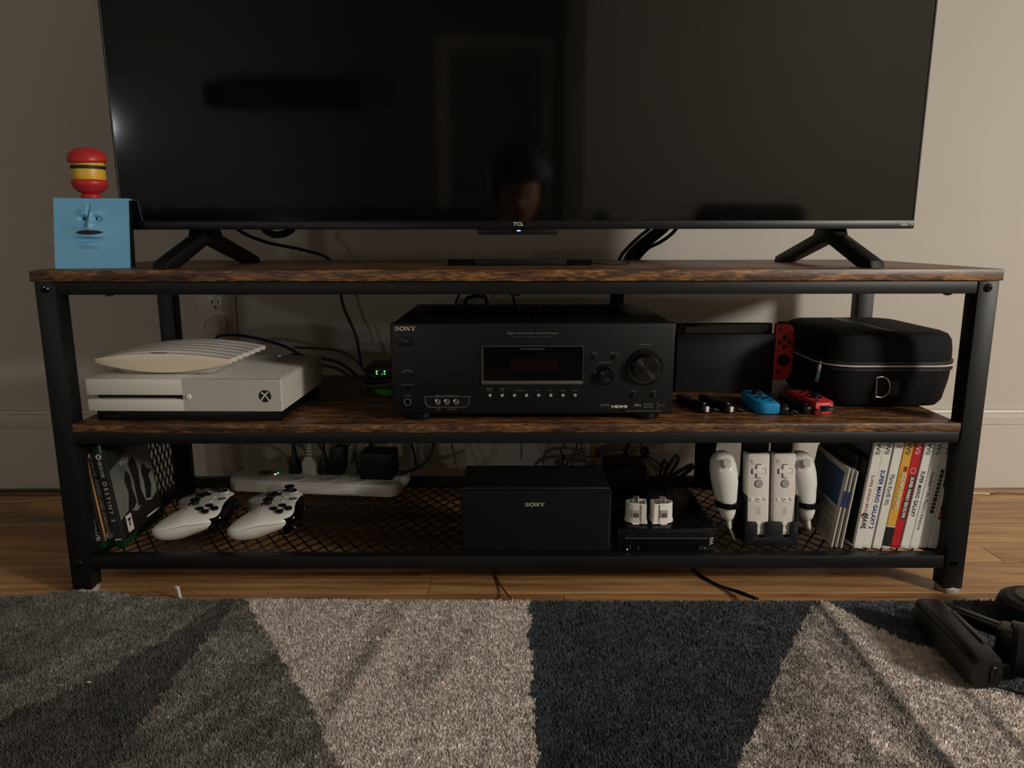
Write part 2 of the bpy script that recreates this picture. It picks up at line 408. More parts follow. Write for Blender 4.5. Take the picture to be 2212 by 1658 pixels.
# ------------------------------------------------------------------ on the top board
# blue box with a moulded face
m_blue = mat('sky_blue_plastic', (112, 172, 208), .38, noise=(4, .03, (1, 1, 1)))
fb = thing('face_box', 'sky blue box with a moulded face on the left end of the top board', 'coin bank', (-.692, .050, .506), R(10))
W_, H_, D_ = .1045, .104, .034
lean = .024
b = B(); loft(b, [[(.002, .004, .0015), (W_ - .002, .004, .0015), (W_ - .002, D_, .0015), (.002, D_, .0015)], [(.002, lean + .004, H_ - .003), (W_ - .002, lean + .004, H_ - .003), (W_ - .002, D_ + .014, H_ - .003), (.002, D_ + .014, H_ - .003)]])
obj('body', b, m_dark, fb, smooth=0)
CU = W_ * .485
def face_h(u, v):      # u right, v up from the panel's lower left corner, metres: relief towards the viewer
    g = lambda x, y, sx, sy: math.exp(-((u - CU - x) / sx) ** 2 - ((v - y) / sy) ** 2)
    h = 0.0
    h += .0050 * g(0, .055, .030, .020)                        # muzzle swell
    h += .0060 * g(0, .074, .0040, .013)                       # nose ridge
    h += .0030 * g(0, .0645, .0060, .0035)                     # nose tip
    h += .0040 * (g(-.0085, .082, .0080, .0060) + g(.0085, .082, .0080, .0060))   # brows
    h -= .0050 * g(-.0015, .084, .0020, .0090)                 # frown line
    h -= .0062 * (g(-.0095, .0735, .0062, .0040) + g(.0090, .0735, .0062, .0040))   # eye hollows
    h += .0030 * g(0, .0585, .021, .0028) + .0036 * g(0, .0480, .017, .0032)        # lips
    h -= .0042 * g(0, .0420, .018, .0036)
    h += .0032 * g(0, .0355, .016, .0055)
    return h
b = B(); nx, nz = 84, 84; G = []
for j in range(nz + 1):
    G.append([b.verts.new((i / nx * W_, lean * j / nz - face_h(i / nx * W_, j / nz * H_), j / nz * H_)) for i in range(nx + 1)])
for j in range(nz):
    for i in range(nx): b.faces.new((G[j][i], G[j][i + 1], G[j + 1][i + 1], G[j + 1][i]))
# rim that folds back around the panel
edge = [G[0][i] for i in range(nx + 1)] + [G[j][nx] for j in range(1, nz + 1)] + [G[nz][i] for i in range(nx - 1, -1, -1)] + [G[j][0] for j in range(nz - 1, 0, -1)]
back = [b.verts.new((v.co.x, v.co.y + .004, v.co.z)) for v in edge]
for i in range(len(edge)):
    j = (i + 1) % len(edge); b.faces.new((edge[i], edge[j], back[j], back[i]))
fp = obj('face_panel', b, m_blue, fb, smooth=60, label='sky blue panel with a moulded face')
obj('top_lip', box(B(), 0, W_ + .0005, lean + .002, D_ + .015, H_ - .003, H_, .001, 2), m_blue, fb, label='sky blue top plate')
mo = [(CU + .0195 * t, .0535 + .0030 * (1 - t * t) ** .8) for t in [k / 10 - 1 for k in range(21)]] + [(CU + .0195 * t, .0535 - .0034 * (1 - t * t) ** .8) for t in [.9 - k / 10 for k in range(19)]]
b = B(); rings = [[(x_, lean * z_ / H_ - max(face_h(x_, z_), .0068 * (1 - ((x_ - CU) / .026) ** 2)) - d_, z_) for x_, z_ in mo] for d_ in (-.002, .0009)]
loft(b, rings); obj('mouth', b, m_ink, fb, smooth=0, label='black gap of the open mouth')
m_eye = mat('pale_blue_eye', (150, 185, 205), .15)
for ex in (-.0095, .0090):
    ey_ = lean * .72 - face_h(CU + ex, .0735)
    b = B(); ball(b, (CU + ex, ey_ - .0004, .0735), (.0045, .0026, .0027), 14)
    e = obj('eye', b, m_eye, fb, label='pale glossy eye')
    b = B(); ball(b, (CU + ex, ey_ - .0025, .0737), (.0019, .0010, .0019), 10)
    obj('pupil', b, m_gloss, e)
for ex in (-.0032, .0032):
    b = B(); ball(b, (CU + ex, lean * .6 - face_h(CU + ex, .0622) + .0004, .0622), (.0008, .0008, .0006), 8); obj('nostril', b, m_ink, fb)

# plain little figure that stands on the blue box
m_red = mat('red_vinyl', (186, 40, 40), .42); m_yellow = mat('yellow_vinyl', (222, 178, 48), .42)
pg = thing('peg_toy', 'small rounded toy with a red cap and yellow middle standing on the blue box', 'toy', (-.6505, .0945, .6102))
b = B(); lathe(b, [(.012, 0), (.0145, .001), (.0145, .004), (.0105, .0065), (.017, .0095), (.0235, .016), (.0255, .022), (.0245, .0265), (.021, .028)], 28); obj('base', b, m_red, pg, smooth=60, label='round red base')
b = B(); lathe(b, [(.0225, .027), (.0232, .030), (.0228, .052), (.021, .056)], 28); obj('middle', b, m_yellow, pg, label='yellow middle band')
b = B(); lathe(b, [(.0234, .0425), (.0237, .043), (.0237, .0472), (.0232, .0476)], 28); obj('band', b, m_ink, pg, label='narrow black band')
b = B(); lathe(b, [(.022, .0525), (.0268, .0535), (.0275, .056), (.0268, .061), (.0235, .0675), (.0165, .0725), (.008, .0748), (.001, .0752)], 28)
for v in b.verts:
    v.co.z += .10 * v.co.y * (1 if v.co.y < 0 else .2)
obj('cap', b, m_red, pg, smooth=70, label='domed red cap')

# sensor bar
sb = thing('sensor_bar', 'slim black sensor bar lying on the top board below the television', 'sensor bar', (.0075, .139, .506))
obj('body', box(B(), -.1175, .1175, 0, .013, .0005, .0098, .001, 2), m_black, sb)
for x in (-.0955, .0955): obj('end_window', box(B(), x - .0215, x + .0215, -.0004, .004, .0012, .0092, .0005, 1), m_gloss, sb, label='glossy black end window')
b = B(); tube(b, [(.1175, .01, .003), (.150, .014, .0012), (.185, .06, .0012), (.197, .16, .0014), (.204, .22, .004)], .0011, 6); obj('cable', b, m_black, sb)

def cable(name, label, m, pts, r, group=None, flat=1.0, n=8, cat='cable'):
    b = B(); tube(b, pts, r, n, flat=flat); return tag(obj(name, b, m), label, cat, group)
# bundle of cords that drops behind the console from the television
for pts, r, nm in [
    ([(.300, .30, .64), (.266, .375, .575), (.243, .39, .552), (.222, .40, .530), (.206, .405, .506), (.196, .42, .45), (.195, .43, .33)], .0034, 'leftmost black cord dropping from the television behind the top board'),
    ([(.315, .30, .64), (.284, .38, .575), (.262, .40, .552), (.238, .41, .530), (.221, .412, .506), (.205, .425, .45), (.204, .44, .33)], .0062, 'second black cord in the bundle behind the top board'),
    ([(.322, .31, .64), (.292, .385, .575), (.271, .405, .552), (.247, .418, .530), (.230, .420, .506), (.210, .43, .45), (.211, .45, .33)], .0056, 'middle black cord in the bundle behind the top board'),
    ([(.330, .31, .64), (.300, .39, .575), (.280, .41, .552), (.257, .425, .530), (.240, .428, .506), (.216, .44, .45), (.218, .45, .33)], .0068, 'thickest black cord in the bundle behind the top board'),
    ([(.350, .30, .64), (.326, .37, .590), (.304, .38, .558), (.282, .39, .540), (.262, .41, .527), (.245, .435, .50), (.222, .445, .45), (.224, .45, .33)], .0034, 'rightmost dark cord joining the bundle behind the top board')]:
    cable('cable', nm, m_black, pts, r)
cable('cable', 'black cord curving down behind the left television leg', m_black, [(-.452, .13, .60), (-.452, .15, .566), (-.440, .25, .543), (-.400, .33, .528), (-.372, .41, .509), (-.36, .43, .47), (-.352, .44, .41), (-.330, .44, .35), (-.318, .43, .285)], .0030)
cable('cord_loop', 'black cord loop hanging just below the television edge left of centre', m_black, [(-.415, .13, .60), (-.405, .14, .566), (-.392, .14, .5565), (-.382, .14, .5555), (-.370, .14, .558), (-.358, .14, .568), (-.352, .13, .60)], .0055)

# ------------------------------------------------------------------ middle shelf: game console and modem
m_perf = mat('perforated_white_plastic', (196, 190, 180), .45)
nt = m_perf.node_tree; P_ = nt.nodes['Principled BSDF']
tc = nt.nodes.new('ShaderNodeTexCoord'); sepn = nt.nodes.new('ShaderNodeSeparateXYZ'); nt.links.new(tc.outputs['Object'], sepn.inputs[0])
def _cell(sock):
    a = nt.nodes.new('ShaderNodeMath'); a.operation = 'MULTIPLY'; a.inputs[1].default_value = 1 / .0026; nt.links.new(sock, a.inputs[0])
    f = nt.nodes.new('ShaderNodeMath'); f.operation = 'FRACT'; nt.links.new(a.outputs[0], f.inputs[0])
    s = nt.nodes.new('ShaderNodeMath'); s.operation = 'SUBTRACT'; s.inputs[1].default_value = .5; nt.links.new(f.outputs[0], s.inputs[0])
    q = nt.nodes.new('ShaderNodeMath'); q.operation = 'MULTIPLY'; nt.links.new(s.outputs[0], q.inputs[0]); nt.links.new(s.outputs[0], q.inputs[1]); return q
qa, qb = _cell(sepn.outputs['X']), _cell(sepn.outputs['Z'])
ad = nt.nodes.new('ShaderNodeMath'); nt.links.new(qa.outputs[0], ad.inputs[0]); nt.links.new(qb.outputs[0], ad.inputs[1])
lt = nt.nodes.new('ShaderNodeMath'); lt.operation = 'LESS_THAN'; lt.inputs[1].default_value = .055; nt.links.new(ad.outputs[0], lt.inputs[0])
mx = nt.nodes.new('ShaderNodeMixRGB'); mx.inputs[1].default_value = lin((198, 192, 182)); mx.inputs[2].default_value = lin((120, 115, 106))
nt.links.new(lt.outputs[0], mx.inputs[0]); nt.links.new(mx.outputs[0], P_.inputs['Base Color'])

gc = thing('game_console', 'white game console with ribbed top and disc slot on the middle shelf', 'game console', (-.6515, .0235, .277), R(-1.2))
Wc, Dc = .2965, .226
obj('plinth', box(B(), .008, Wc - .004, .006, Dc - .01, 0, .0175, .002, 2), m_black2, gc, label='black recessed base')
zl, zt = .0160, .0655
hx = .1465
b = B(); box(b, 0, hx + .0005, 0, Dc, zl, .0340, .0008, 2); box(b, 0, hx + .0005, 0, Dc, .0410, zt, .0008, 2); box(b, .012, hx + .0005, .010, Dc, .0335, .0415)
obj('shell', b, m_white, gc)
obj('disc_slot', box(B(), .0115, hx, .0095, .0105, .0340, .0410), m_gloss, gc, label='black disc slot')
obj('grille_front', box(B(), hx, Wc, 0, .006, zl, zt, .0006, 1), m_perf, gc, smooth=0)
obj('grille_body', box(B(), hx, Wc - .0012, .005, Dc, zl, zt - .0012, .0006, 1), m_graywhite, gc)
b = B(); n = 33
for i in range(n):
    x = hx + .0012 + i * (Wc - hx - .002) / n; box(b, x, x + .0026, .001, Dc, zt - .002, zt, .0004, 1)
obj('top_rib', b, m_white, gc)['kind'] = 'stuff'
b = B()
for i in range(11):
    z = zl + .0006 + i * .0044; box(b, Wc - .0018, Wc + .0002, .001, Dc, z, z + .0026, .0004, 1)
obj('side_rib', b, m_white, gc)['kind'] = 'stuff'
b = B(); lathe(b, [(.0045, -.0004), (.0045, .0004), (.0034, .0016), (.0005, .0019)], 20, T(.1555, 0, .0385) @ FY); obj('eject_button', b, m_white2, gc)
def xmark(parent, loc, r, face, md=m_ink, ml=m_white2, cross=1.0):
    b = B(); poly(b, [(x, y, .0002) for x, y in circ(0, 0, r, 28)]); o = obj('power_button', b, md, parent, smooth=0, label='black round button with a curved X'); o.matrix_local = T(*loc) @ face
    b = B()
    for s in (-1, 1):
        c = [Vector((s * r * .68, -r * .74)), Vector((s * r * .25, -r * .12)), Vector((-s * r * .12, r * .32)), Vector((-s * r * .55, r * .62))]
        for a, e in zip(c, c[1:]):
            d = (e - a).normalized(); nn = Vector((-d.y, d.x)) * r * .10
            poly(b, [(*(a - nn), .0004), (*(e - nn), .0004), (*(e + nn), .0004), (*(a + nn), .0004)])
    o2 = obj('emblem', b, ml, o, smooth=0)
    return o
xmark(gc, (Wc - .0245, -.0002, .0400), .0094, FRONT)
b = B(); lathe(b, [(.0, 0), (.012, .0), (.012, .0008), (0, .0012)], 12, T(.035, .0058, .008) @ FY @ Matrix.Diagonal((1, .35, 1, 1))); obj('usb_port', b, m_gloss, gc)
obj('indicator', box(B(), .222, .2265, Dc - .014, Dc - .011, zt, zt + .0012, .0005, 1), mat('pale_green_led', (170, 220, 170), .3, emit=(150, 200, 140), estr=.35), gc)

md = thing('modem', 'cream lens-shaped modem with ridged top lying on the white game console', 'modem', (-.6545, .060, .3427), R(-2.5))
Lm, Tm = .214, .031
def lens(x0, x1, zc, top, bot, n=18, blunt=.0035):
    up = []; dn = []
    for i in range(n + 1):
        t = i / n; s = 1 - (2 * t - 1) ** 2
        up.append((x0 + (x1 - x0) * t, zc + blunt + (top - blunt) * s)); dn.append((x0 + (x1 - x0) * t, zc - blunt - (bot - blunt) * s))
    return dn + up[::-1]
zc = .0215
obj('front_face', prism(B(), lens(0, Lm, zc, .0125, .0180), -.001, .006, 'y', .0012), m_cream, md, label='smooth cream lens-shaped front')
b = B()
for i in range(6):
    y0 = .006 + i * .024; s = .0025 * i
    prism(b, lens(.004 + s * .4, Lm - .004 + s * .0, zc, .0115, .0165), y0 - .0008, y0 + .009, 'y', .001)
    prism(b, lens(.0005, Lm - .0005, zc, .0148, .0185), y0 + .0085, y0 + .0245, 'y', .004)
obj('ridged_shell', b, m_white, md)
obj('base', prism(B(), rrect(.104, .080, .078, .074, .02), 0.0004, .0135, 'z', .003), m_graywhite, md)
b = B(); prism(b, arc(.104, 0, .014, 180, 360, 12), .0385, .0392, 'z'); 
for v in b.verts: v.co = Vector((v.co.x, -.0012 + (v.co.z - .0385), .0355 + v.co.y * .16))
obj('front_notch', b, m_grayplastic, md)

# ------------------------------------------------------------------ receiver
rc = thing('av_receiver', 'wide black audio receiver with two round knobs in the middle of the shelf', 'receiver', (.0245, .020, .277))
hw = .2125
rb_ = obj('chassis', box(B(), -hw + .0015, hw - .0015, .012, .310, .0120, .1490, .003, 2), m_black, rc)
obj('front_panel', box(B(), -hw, hw, 0, .016, .0110, .1505, .004, 3), mat('black_anodised_front', (12, 12, 12), .45, spec=.3, bump=(900, .03)), rc)
for x in (-.175, .175):
    for y in (.03, .28):
        b = B(); lathe(b, [(.021, 0), (.0225, .003), (.0225, .010), (.020, .0125)], 24, T(x, y, 0)); obj('foot', b, m_black2, rc)
b = B()
for i in range(58):
    x = -.175 + i * .0058
    if (i // 9) % 2 == 0 or i % 3: box(b, x, x + .0030, .05, .27, .1485, .1497)
obj('top_vent', b, m_dark, rc)['kind'] = 'stuff'
FX = lambda X: X - .0245
FZ = lambda Z: Z - .277
sony(rc, m_lightink, (FX(-.1653), -.0004, FZ(.4190)), .0062, .0318)
pb = obj('power_button', box(B(), FX(-.1762), FX(-.1530), -.0012, .002, FZ(.3930), FZ(.4066), .0008, 2), m_black2, rc)
text('I / \u23fb' if False else 'I / O', m_dimink, pb, (FX(-.1648), -.0014, FZ(.3998)), .0026, .0085)
# display
b = B()
o_ol = rrect(FX(.0232), FZ(.3637), .0770, .0298, .003); i_ol = rrect(FX(.0245), FZ(.3655), .0738, .0252, .0012)
loft(b, [[(x, -.0001, z) for x, z in o_ol], [(x, -.0022, z) for x, z in shrink(o_ol, .0012)], [(x, -.0022, z) for x, z in shrink(i_ol, -.0008)], [(x, .0000, z) for x, z in i_ol]], cap=False)
bz = obj('display_frame', b, mat('dark_gray_frame', (52, 51, 47), .38), rc, smooth=30)
obj('display_sill', box(B(), FX(-.0530), FX(.0995), -.0030, .0005, FZ(.3342), FZ(.3400), .0015, 2), mat('gray_sill', (76, 74, 68), .4), rc)
dw = obj('display_window', box(B(), FX(.0245) - .0738, FX(.0245) + .0738, -.0006, .001, FZ(.3403), FZ(.3907)), m_gloss, rc, smooth=0)
obj('red_filter', box(B(), FX(-.010), FX(.062), -.0008, -.0005, FZ(.3570), FZ(.3730)), mat('dark_red_filter', (20, 6, 5), .2), dw, smooth=0)
text('MULTI CHANNEL DECODING', m_dimink, dw, (FX(.0242), -.0010, FZ(.3881)), .0017, .0360)
text('Digital Audio/Video Control Center', m_dimink, rc, (FX(.0244), -.0003, FZ(.4115)), .0040, .0775, shear=.25)
text('DIGITAL CINEMA SOUND', m_grayplastic, rc, (FX(.0244), -.0003, FZ(.4064)), .0015, .060)
for X, Z, s, wd in ((-.1643, .3562, 'SPEAKERS', .0130), (-.1643, .3533, 'OFF/A/B/A+B', .0190), (-.1647, .3338, 'AUTO CAL MIC', .0180), (-.1649, .3170, 'PHONES', .0105),
                    (-.1054, .3172, 'VIDEO 3 IN/PORTABLE AV IN', .0360), (-.1189, .2960, 'VIDEO', .0072), (-.098, .2960, 'L AUDIO R', .0150),
                    (-.0405, .3280, 'MEMORY/', .0100), (-.0405, .3248, 'ENTER', .0075), (-.0222, .3280, 'TUNING', .0085), (-.0222, .3248, 'MODE', .0065), (.0056, .3246, '-  TUNING  +', .0200),
                    (.0332, .3246, '2CH', .0045), (.0515, .3246, 'A.F.D.', .0055), (.0700, .3246, 'MOVIE', .0070), (.0882, .3246, 'MUSIC', .0070),
                    (.1177, .3820, 'DISPLAY', .0085), (.1475, .3820, 'INPUT MODE', .0125), (.1324, .3674, 'INPUT SELECTOR', .0200), (.1924, .3947, 'MASTER VOLUME', .0200),
                    (.1772, .3238, 'TONE CTL', .0095), (.2073, .3238, 'MUTING', .0082), (.1940, .2926, 'MULTI CHANNEL AV RECEIVER', .0540)):
    text(s, m_dimink, rc, (FX(X), -.0003, FZ(Z)), .0017, wd)
def disc(name, X, Z, r, d, m, n=24, dome=0.3, label=None, par=None):
    b = B(); lathe(b, [(r, -.0005), (r, d * .7), (r * .9, d * .93), (r * .6, d), (.0001, d * (1 + dome * .2))], n, T(FX(X), 0, FZ(Z)) @ FY); return obj(name, b, m, par or rc, label=label)
disc('button', -.1643, .3497, .0042, .003, m_black2)
for X, Z, r in ((-.1647, .3285, .0030), (-.1649, .3075, .0058)):
    b = B(); lathe(b, [(r, 0), (r, .0022), (r * .68, .0022), (r * .62, -.002), (.0001, -.002)], 24, T(FX(X), 0, FZ(Z)) @ FY); obj('socket', b, m_silver if r > .004 else m_steel, rc, label='round metal jack socket' if r > .004 else None)
# jack bay
b = B(); ol = [(-.0345, .0085), (.0345, .0085), (.0345, .001)] + arc(.0245, .0000, .0095, 0, -90, 6) + arc(-.0245, .0000, .0095, -90, -180, 6)
ol = [(x + FX(-.1052), z + FZ(.3075)) for x, z in ol]
loft(b, [[(x, -.0006, z) for x, z in ol], [(x, -.0016, z) for x, z in shrink(ol, .0008)], [(x, .0012, z) for x, z in shrink(ol, .0022)]], cap=False)
jb = obj('jack_bay', b, m_grayplastic, rc)
obj('jack_plate', prism(B(), shrink(ol, .002), -.0003, .001, 'y'), m_black, rc, smooth=0)
for X, mm in ((-.1189, 'yellow'), (-.1052, 'white'), (-.0912, 'red')):
    b = B(); lathe(b, [(.0046, 0), (.0046, .0030), (.0030, .0034), (.0026, .0010), (.0016, .0010), (.0014, -.001), (.0001, -.001)], 24, T(FX(X), -.0004, FZ(.3080)) @ FY); obj('phono_jack', b, m_silver, rc, label='silver phono jack')
for i in range(8):
    disc('button', -.0401 + i * .01833, .3175, .0025, .0035, mat('pearl_button', (200, 196, 188), .35, metal=.6), 16, label='tiny silver button')
for X, Z in ((.1177, .3764), (.1475, .3764), (.1772, .3176), (.2073, .3176)): disc('button', X, Z, .0030, .0036, m_steel, 16)
def knob(X, Z, ro, rk, d):
    b = B(); lathe(b, [(ro, .0002), (ro * .97, .0012), (ro * .90, .0016), (ro * .86, -.003), (.0001, -.003)], 36, T(FX(X), 0, FZ(Z)) @ FY); obj('knob_ring', b, m_gloss, rc)
    b = B(); lathe(b, [(rk * 1.02, -.002), (rk, d * .86), (rk * .95, d), (rk * .93, d), (.0001, d)], 36, T(FX(X), 0, FZ(Z)) @ FY); k = obj('knob', b, m_spun, rc, label='round spun metal knob'); return k
m_spun = mat('spun_metal', (62, 61, 58), .30, metal=1.0)
_p = m_spun.node_tree.nodes['Principled BSDF']; _p.inputs['Anisotropic'].default_value = .85
_tg = m_spun.node_tree.nodes.new('ShaderNodeTangent'); _tg.direction_type = 'RADIAL'; _tg.axis = 'Y'
knob(.1921, .3600, .0283, .0195, .014)
knob(.1322, .3480, .0155, .0100, .010)
for nt2 in (m_spun.node_tree,): nt2.links.new(_tg.outputs[0], _p.inputs['Tangent'])
text('HDMI', m_lightink, rc, (FX(.1561), -.0003, FZ(.2996)), .0044, .0235, bold=.04)
text('dts', m_dimink, rc, (FX(.1835), -.0003, FZ(.3022)), .0042, .0110, bold=.03)
text('((XM))', m_dimink, rc, (FX(.1345), -.0003, FZ(.3016)), .0048, .0160)
text('DOLBY', m_dimink, rc, (FX(.2005), -.0003, FZ(.3030)), .0032, .0150)
text('DIGITAL', m_dimink, rc, (FX(.2005), -.0003, FZ(.2988)), .0024, .0150)
b = B()
for i in range(5):
    a = -1.1 + i * .55; poly(b, [(x, y, 0) for x, y in circ(.0035 * math.cos(a), .0045 * math.sin(a), .0006, 8)])
o = obj('emblem', b, m_dimink, rc, smooth=0); o.matrix_local = T(FX(.2115), -.0004, FZ(.3012)) @ FRONT
text('D.C.S.', m_dimink, rc, (FX(.2205), -.0003, FZ(.3012)), .0030, .0105)
cable('cord_loop', 'thin black cord arching up behind the receiver', m_black, [(-.125, .40, .36), (-.120, .42, .42), (-.100, .43, .452), (-.070, .43, .468), (-.035, .43, .466), (-.012, .43, .445), (-.002, .42, .42), (.004, .40, .36)], .0022)
cable('cord_loop', 'thick short black cord loop behind the receiver top', m_black, [(-.105, .36, .36), (-.098, .375, .425), (-.084, .38, .4355), (-.068, .38, .436), (-.056, .375, .428), (-.050, .36, .36)], .0038)

# ------------------------------------------------------------------ small network hub
hb = thing('network_hub', 'small black network hub with green lights left of the receiver', 'network hub', (-.2835, .290, .277))
obj('body', box(B(), 0, .100, 0, .085, .002, .0335, .0015, 2), m_black, hb)
for i in range(2):
    obj('port', box(B(), .006 + i * .03, .020 + i * .03, -.0006, .004, .008, .0255, .0006, 1), m_gloss, hb)
for x, z in ((.0225, .0268), (.0225, .0222), (.0372, .0268), (.0372, .0222)):
    obj('status_light', box(B(), x - .0013, x + .0013, -.0010, .001, z - .0012, z + .0012, .0006, 1), m_led_green, hb, label='glowing green light')
for x, z in ((.0320, .0213), (.0452, .0213)): obj('status_light', box(B(), x - .0007, x + .0007, -.0010, .001, z - .0006, z + .0006, .0003, 1), m_led_green, hb, label='glowing green light')
m_bluecab = mat('navy_cable', (38, 48, 92), .45); m_graycab = mat('gray_cable', (92, 90, 84), .5)
cable('network_cable', 'dark blue network cable arching out from behind the modem', m_bluecab, [(-.600, .43, .330), (-.603, .40, .348), (-.590, .395, .3575), (-.555, .40, .357), (-.50, .40, .346), (-.455, .395, .331), (-.42, .37, .315), (-.40, .35, .29)], .0031)
cable('network_cable', 'dark blue network cable sagging from the white console to the hub, upper one', m_bluecab, [(-.44, .36, .325), (-.36, .335, .318), (-.325, .31, .3105), (-.295, .275, .298), (-.262, .25, .2935), (-.225, .245, .296), (-.190, .28, .30)], .0031)
cable('network_cable', 'gray network cable sagging lowest between the white console and the receiver', m_graycab, [(-.44, .36, .308), (-.36, .33, .306), (-.325, .30, .300), (-.295, .265, .2895), (-.262, .24, .2862), (-.225, .24, .290), (-.190, .28, .295)], .0030)
cable('network_cable', 'gray network cable sagging above the blue ones beside the white console', m_graycab, [(-.44, .38, .336), (-.365, .365, .334), (-.333, .35, .328), (-.305, .33, .315), (-.28, .285, .303), (-.25, .26, .300), (-.190, .30, .305)], .0026)
# ------------------------------------------------------------------ console dock, handheld, case
m_dock = mat('charcoal_plastic', (26, 26, 25), .5, spec=.3)
dk = thing('console_dock', 'black upright dock holding a handheld console right of the receiver', 'dock', (.286, .224, .277))
obj('front_plate', box(B(), 0, .1745, 0, .013, 0, .1055, .0018, 2), m_dock, dk)
obj('back_shell', box(B(), 0, .1745, .0285, .054, 0, .104, .003, 2), m_dock, dk)
obj('bottom_tray', box(B(), .004, .1705, .0125, .029, 0, .012, .001, 1), m_black, dk)
hc = thing('handheld_console', 'black handheld console with a dark red controller sitting in the dock', 'handheld console', (.289, .2385, .2895))
obj('body', box(B(), 0, .1705, 0, .0135, 0, .1105, .0025, 2), m_gloss, hc)
obj('screen', box(B(), .0135, .1520, -.0003, .0006, .012, .1045, .0002, 1), mat('gray_screen', (78, 80, 82), .35), hc, smooth=0)
m_redj = mat('red_controller_plastic', (200, 44, 48), .5); m_bluej = mat('blue_controller_plastic', (16, 134, 190), .5)
def half_pill(w_, h_, r, flip=1, n=8):
    ol = [(0, -h_ / 2)] + arc(w_ - r, -h_ / 2 + r, r, -90, 0, n) + arc(w_ - r, h_ / 2 - r, r, 0, 90, n) + [(0, h_ / 2)]
    return [(x * flip, y) for x, y in ol]
def button(par, bm_mat, x, y, z0, r, d, name='button', n=16):
    b = B(); lathe(b, [(r, z0), (r, z0 + d * .7), (r * .8, z0 + d), (.0001, z0 + d)], n, T(x, y, 0)); return obj(name, b, bm_mat, par)
def small_controller(parent, m, right, flip=1, th=.0135):
    """local: x outwards from the straight edge (mirrored by flip), y along, z up (face)"""
    q = flip
    shell = obj('shell', prism(B(), half_pill(.0350, .102, .0185, q), 0, th, 'z', .0035), m, parent)
    zt = th
    sticks_y, btn_y = (-.014, .018) if right else (.018, -.014)
    b = B(); lathe(b, [(.0105, zt - .002), (.0105, zt + .0006), (.0060, zt + .0008), (.0058, zt + .0038), (.0078, zt + .0048), (.0080, zt + .0062), (.0060, zt + .0066), (.0001, zt + .0056)], 24, T(q * .0165, sticks_y, 0))
    obj('thumbstick', b, m_black, parent)
    for dx, dy in ((0, .0085), (0, -.0085), (.0085, 0), (-.0085, 0)): button(parent, m_black, q * .0165 + dx, btn_y + dy, zt - .001, .0036, .0022)
    def bx(x0, x1, y0, y1, z0, z1, *a): x0, x1 = sorted((q * x0, q * x1)); return (x0, x1, y0, y1, z0, z1, *a)
    if right:
        b = B(); box(b, *bx(.0045, .0105, .0395, .0413, zt - .001, zt + .0008)); box(b, *bx(.0066, .0084, .0374, .0434, zt - .001, zt + .0008)); obj('plus_button', b, m_black, parent)
        button(parent, m_black, q * .0080, -.036, zt - .001, .0038, .0018, 'home_button')
    else:
        obj('minus_button', box(B(), *bx(.0045, .0105, .0395, .0413, zt - .001, zt + .0008)), m_black, parent)
        obj('capture_button', box(B(), *bx(.0055, .0115, -.035, -.029, zt - .001, zt + .0010, .0006, 1)), m_black, parent)
    b = B(); box(b, *bx(.004, .022, .046, .0545, .003, .0105, .003, 2)); obj('shoulder_button', b, m_black, parent)
    return shell
# the controller fixed to the docked console: parts of the handheld
cr_ = empty('controller', (.1712, 0, .060), 0, (R(90), 0, 0)); cr_.parent = hc; cr_['label'] = 'dark red right-hand controller fixed to the console'
small_controller(cr_, m_redj, True)
for c in cr_.children: pass

hcase = thing('carry_case', 'large black rounded carry case with silver zipper line on the right of the shelf', 'case', (.6085, .2155, .277))
def rr(hx_, hy_, r, z, dx=0, dy=0): return [(x + dx, y + dy, z) for x, y in rrect(0, 0, hx_, hy_, r, 6)]
m_case = mat('black_case_fabric', (11, 11, 12), .75, spec=.2, bump=(700, .25))
obj('lower_shell', loft(B(), [rr(.086, .100, .032, .0005), rr(.0955, .110, .038, .003), rr(.101, .1165, .042, .012), rr(.1065, .122, .045, .045), rr(.1075, .124, .046, .064)]), m_case, hcase)
obj('upper_shell', loft(B(), [rr(.1075, .124, .046, .076), rr(.1070, .1235, .046, .095), rr(.1050, .121, .045, .111), rr(.0995, .1155, .040, .1195), rr(.090, .106, .034, .1235), rr(.074, .090, .024, .1245)]), m_case, hcase)
m_pipe = mat('black_piping', (16, 16, 16), .5)
for z0, z1 in ((.0620, .0685), (.0725, .0795)):
    obj('binding', loft(B(), [rr(.1075, .124, .046, z0), rr(.1100, .1265, .048, z0 + .0012), rr(.1100, .1265, .048, z1 - .0012), rr(.1075, .124, .046, z1)]), m_pipe, hcase)
obj('zipper_tape', loft(B(), [rr(.1090, .1255, .047, .0682), rr(.1090, .1255, .047, .0728)]), mat('dark_red_tape', (58, 16, 22), .7), hcase, label='dark red zipper tape')
obj('zipper', loft(B(), [rr(.1090, .1255, .047, .0702), rr(.1112, .1277, .048, .0706), rr(.1112, .1277, .048, .0722), rr(.1090, .1255, .047, .0726)]), m_lightink, hcase, label='thin silver zipper line')
b = B(); box(b, -.003, .003, -.002, .002, -.003, .003, .001, 2); box(b, -.0034, .0034, -.0035, -.001, -.034, -.002, .001, 2)
obj('zipper_puller', b, m_silver, hcase, loc=(-.1075, -.0900, .0715), rot=(0, R(4), R(-45)))
b = B(); tube(b, [(-.0100, 0, .0155), (.000, 0, .0163), (.0085, 0, .011), (.0115, 0, 0), (.0085, 0, -.011), (.000, 0, -.0163), (-.0105, 0, -.0155)], .0011, 8); tube(b, [(-.0102, 0, .0155), (-.0102, 0, -.0155)], .0011, 8)
obj('d_ring', b, m_silver, hcase, loc=(-.0190, -.1240, .0370), rot=(R(-5), 0, 0), label='silver D-shaped ring')
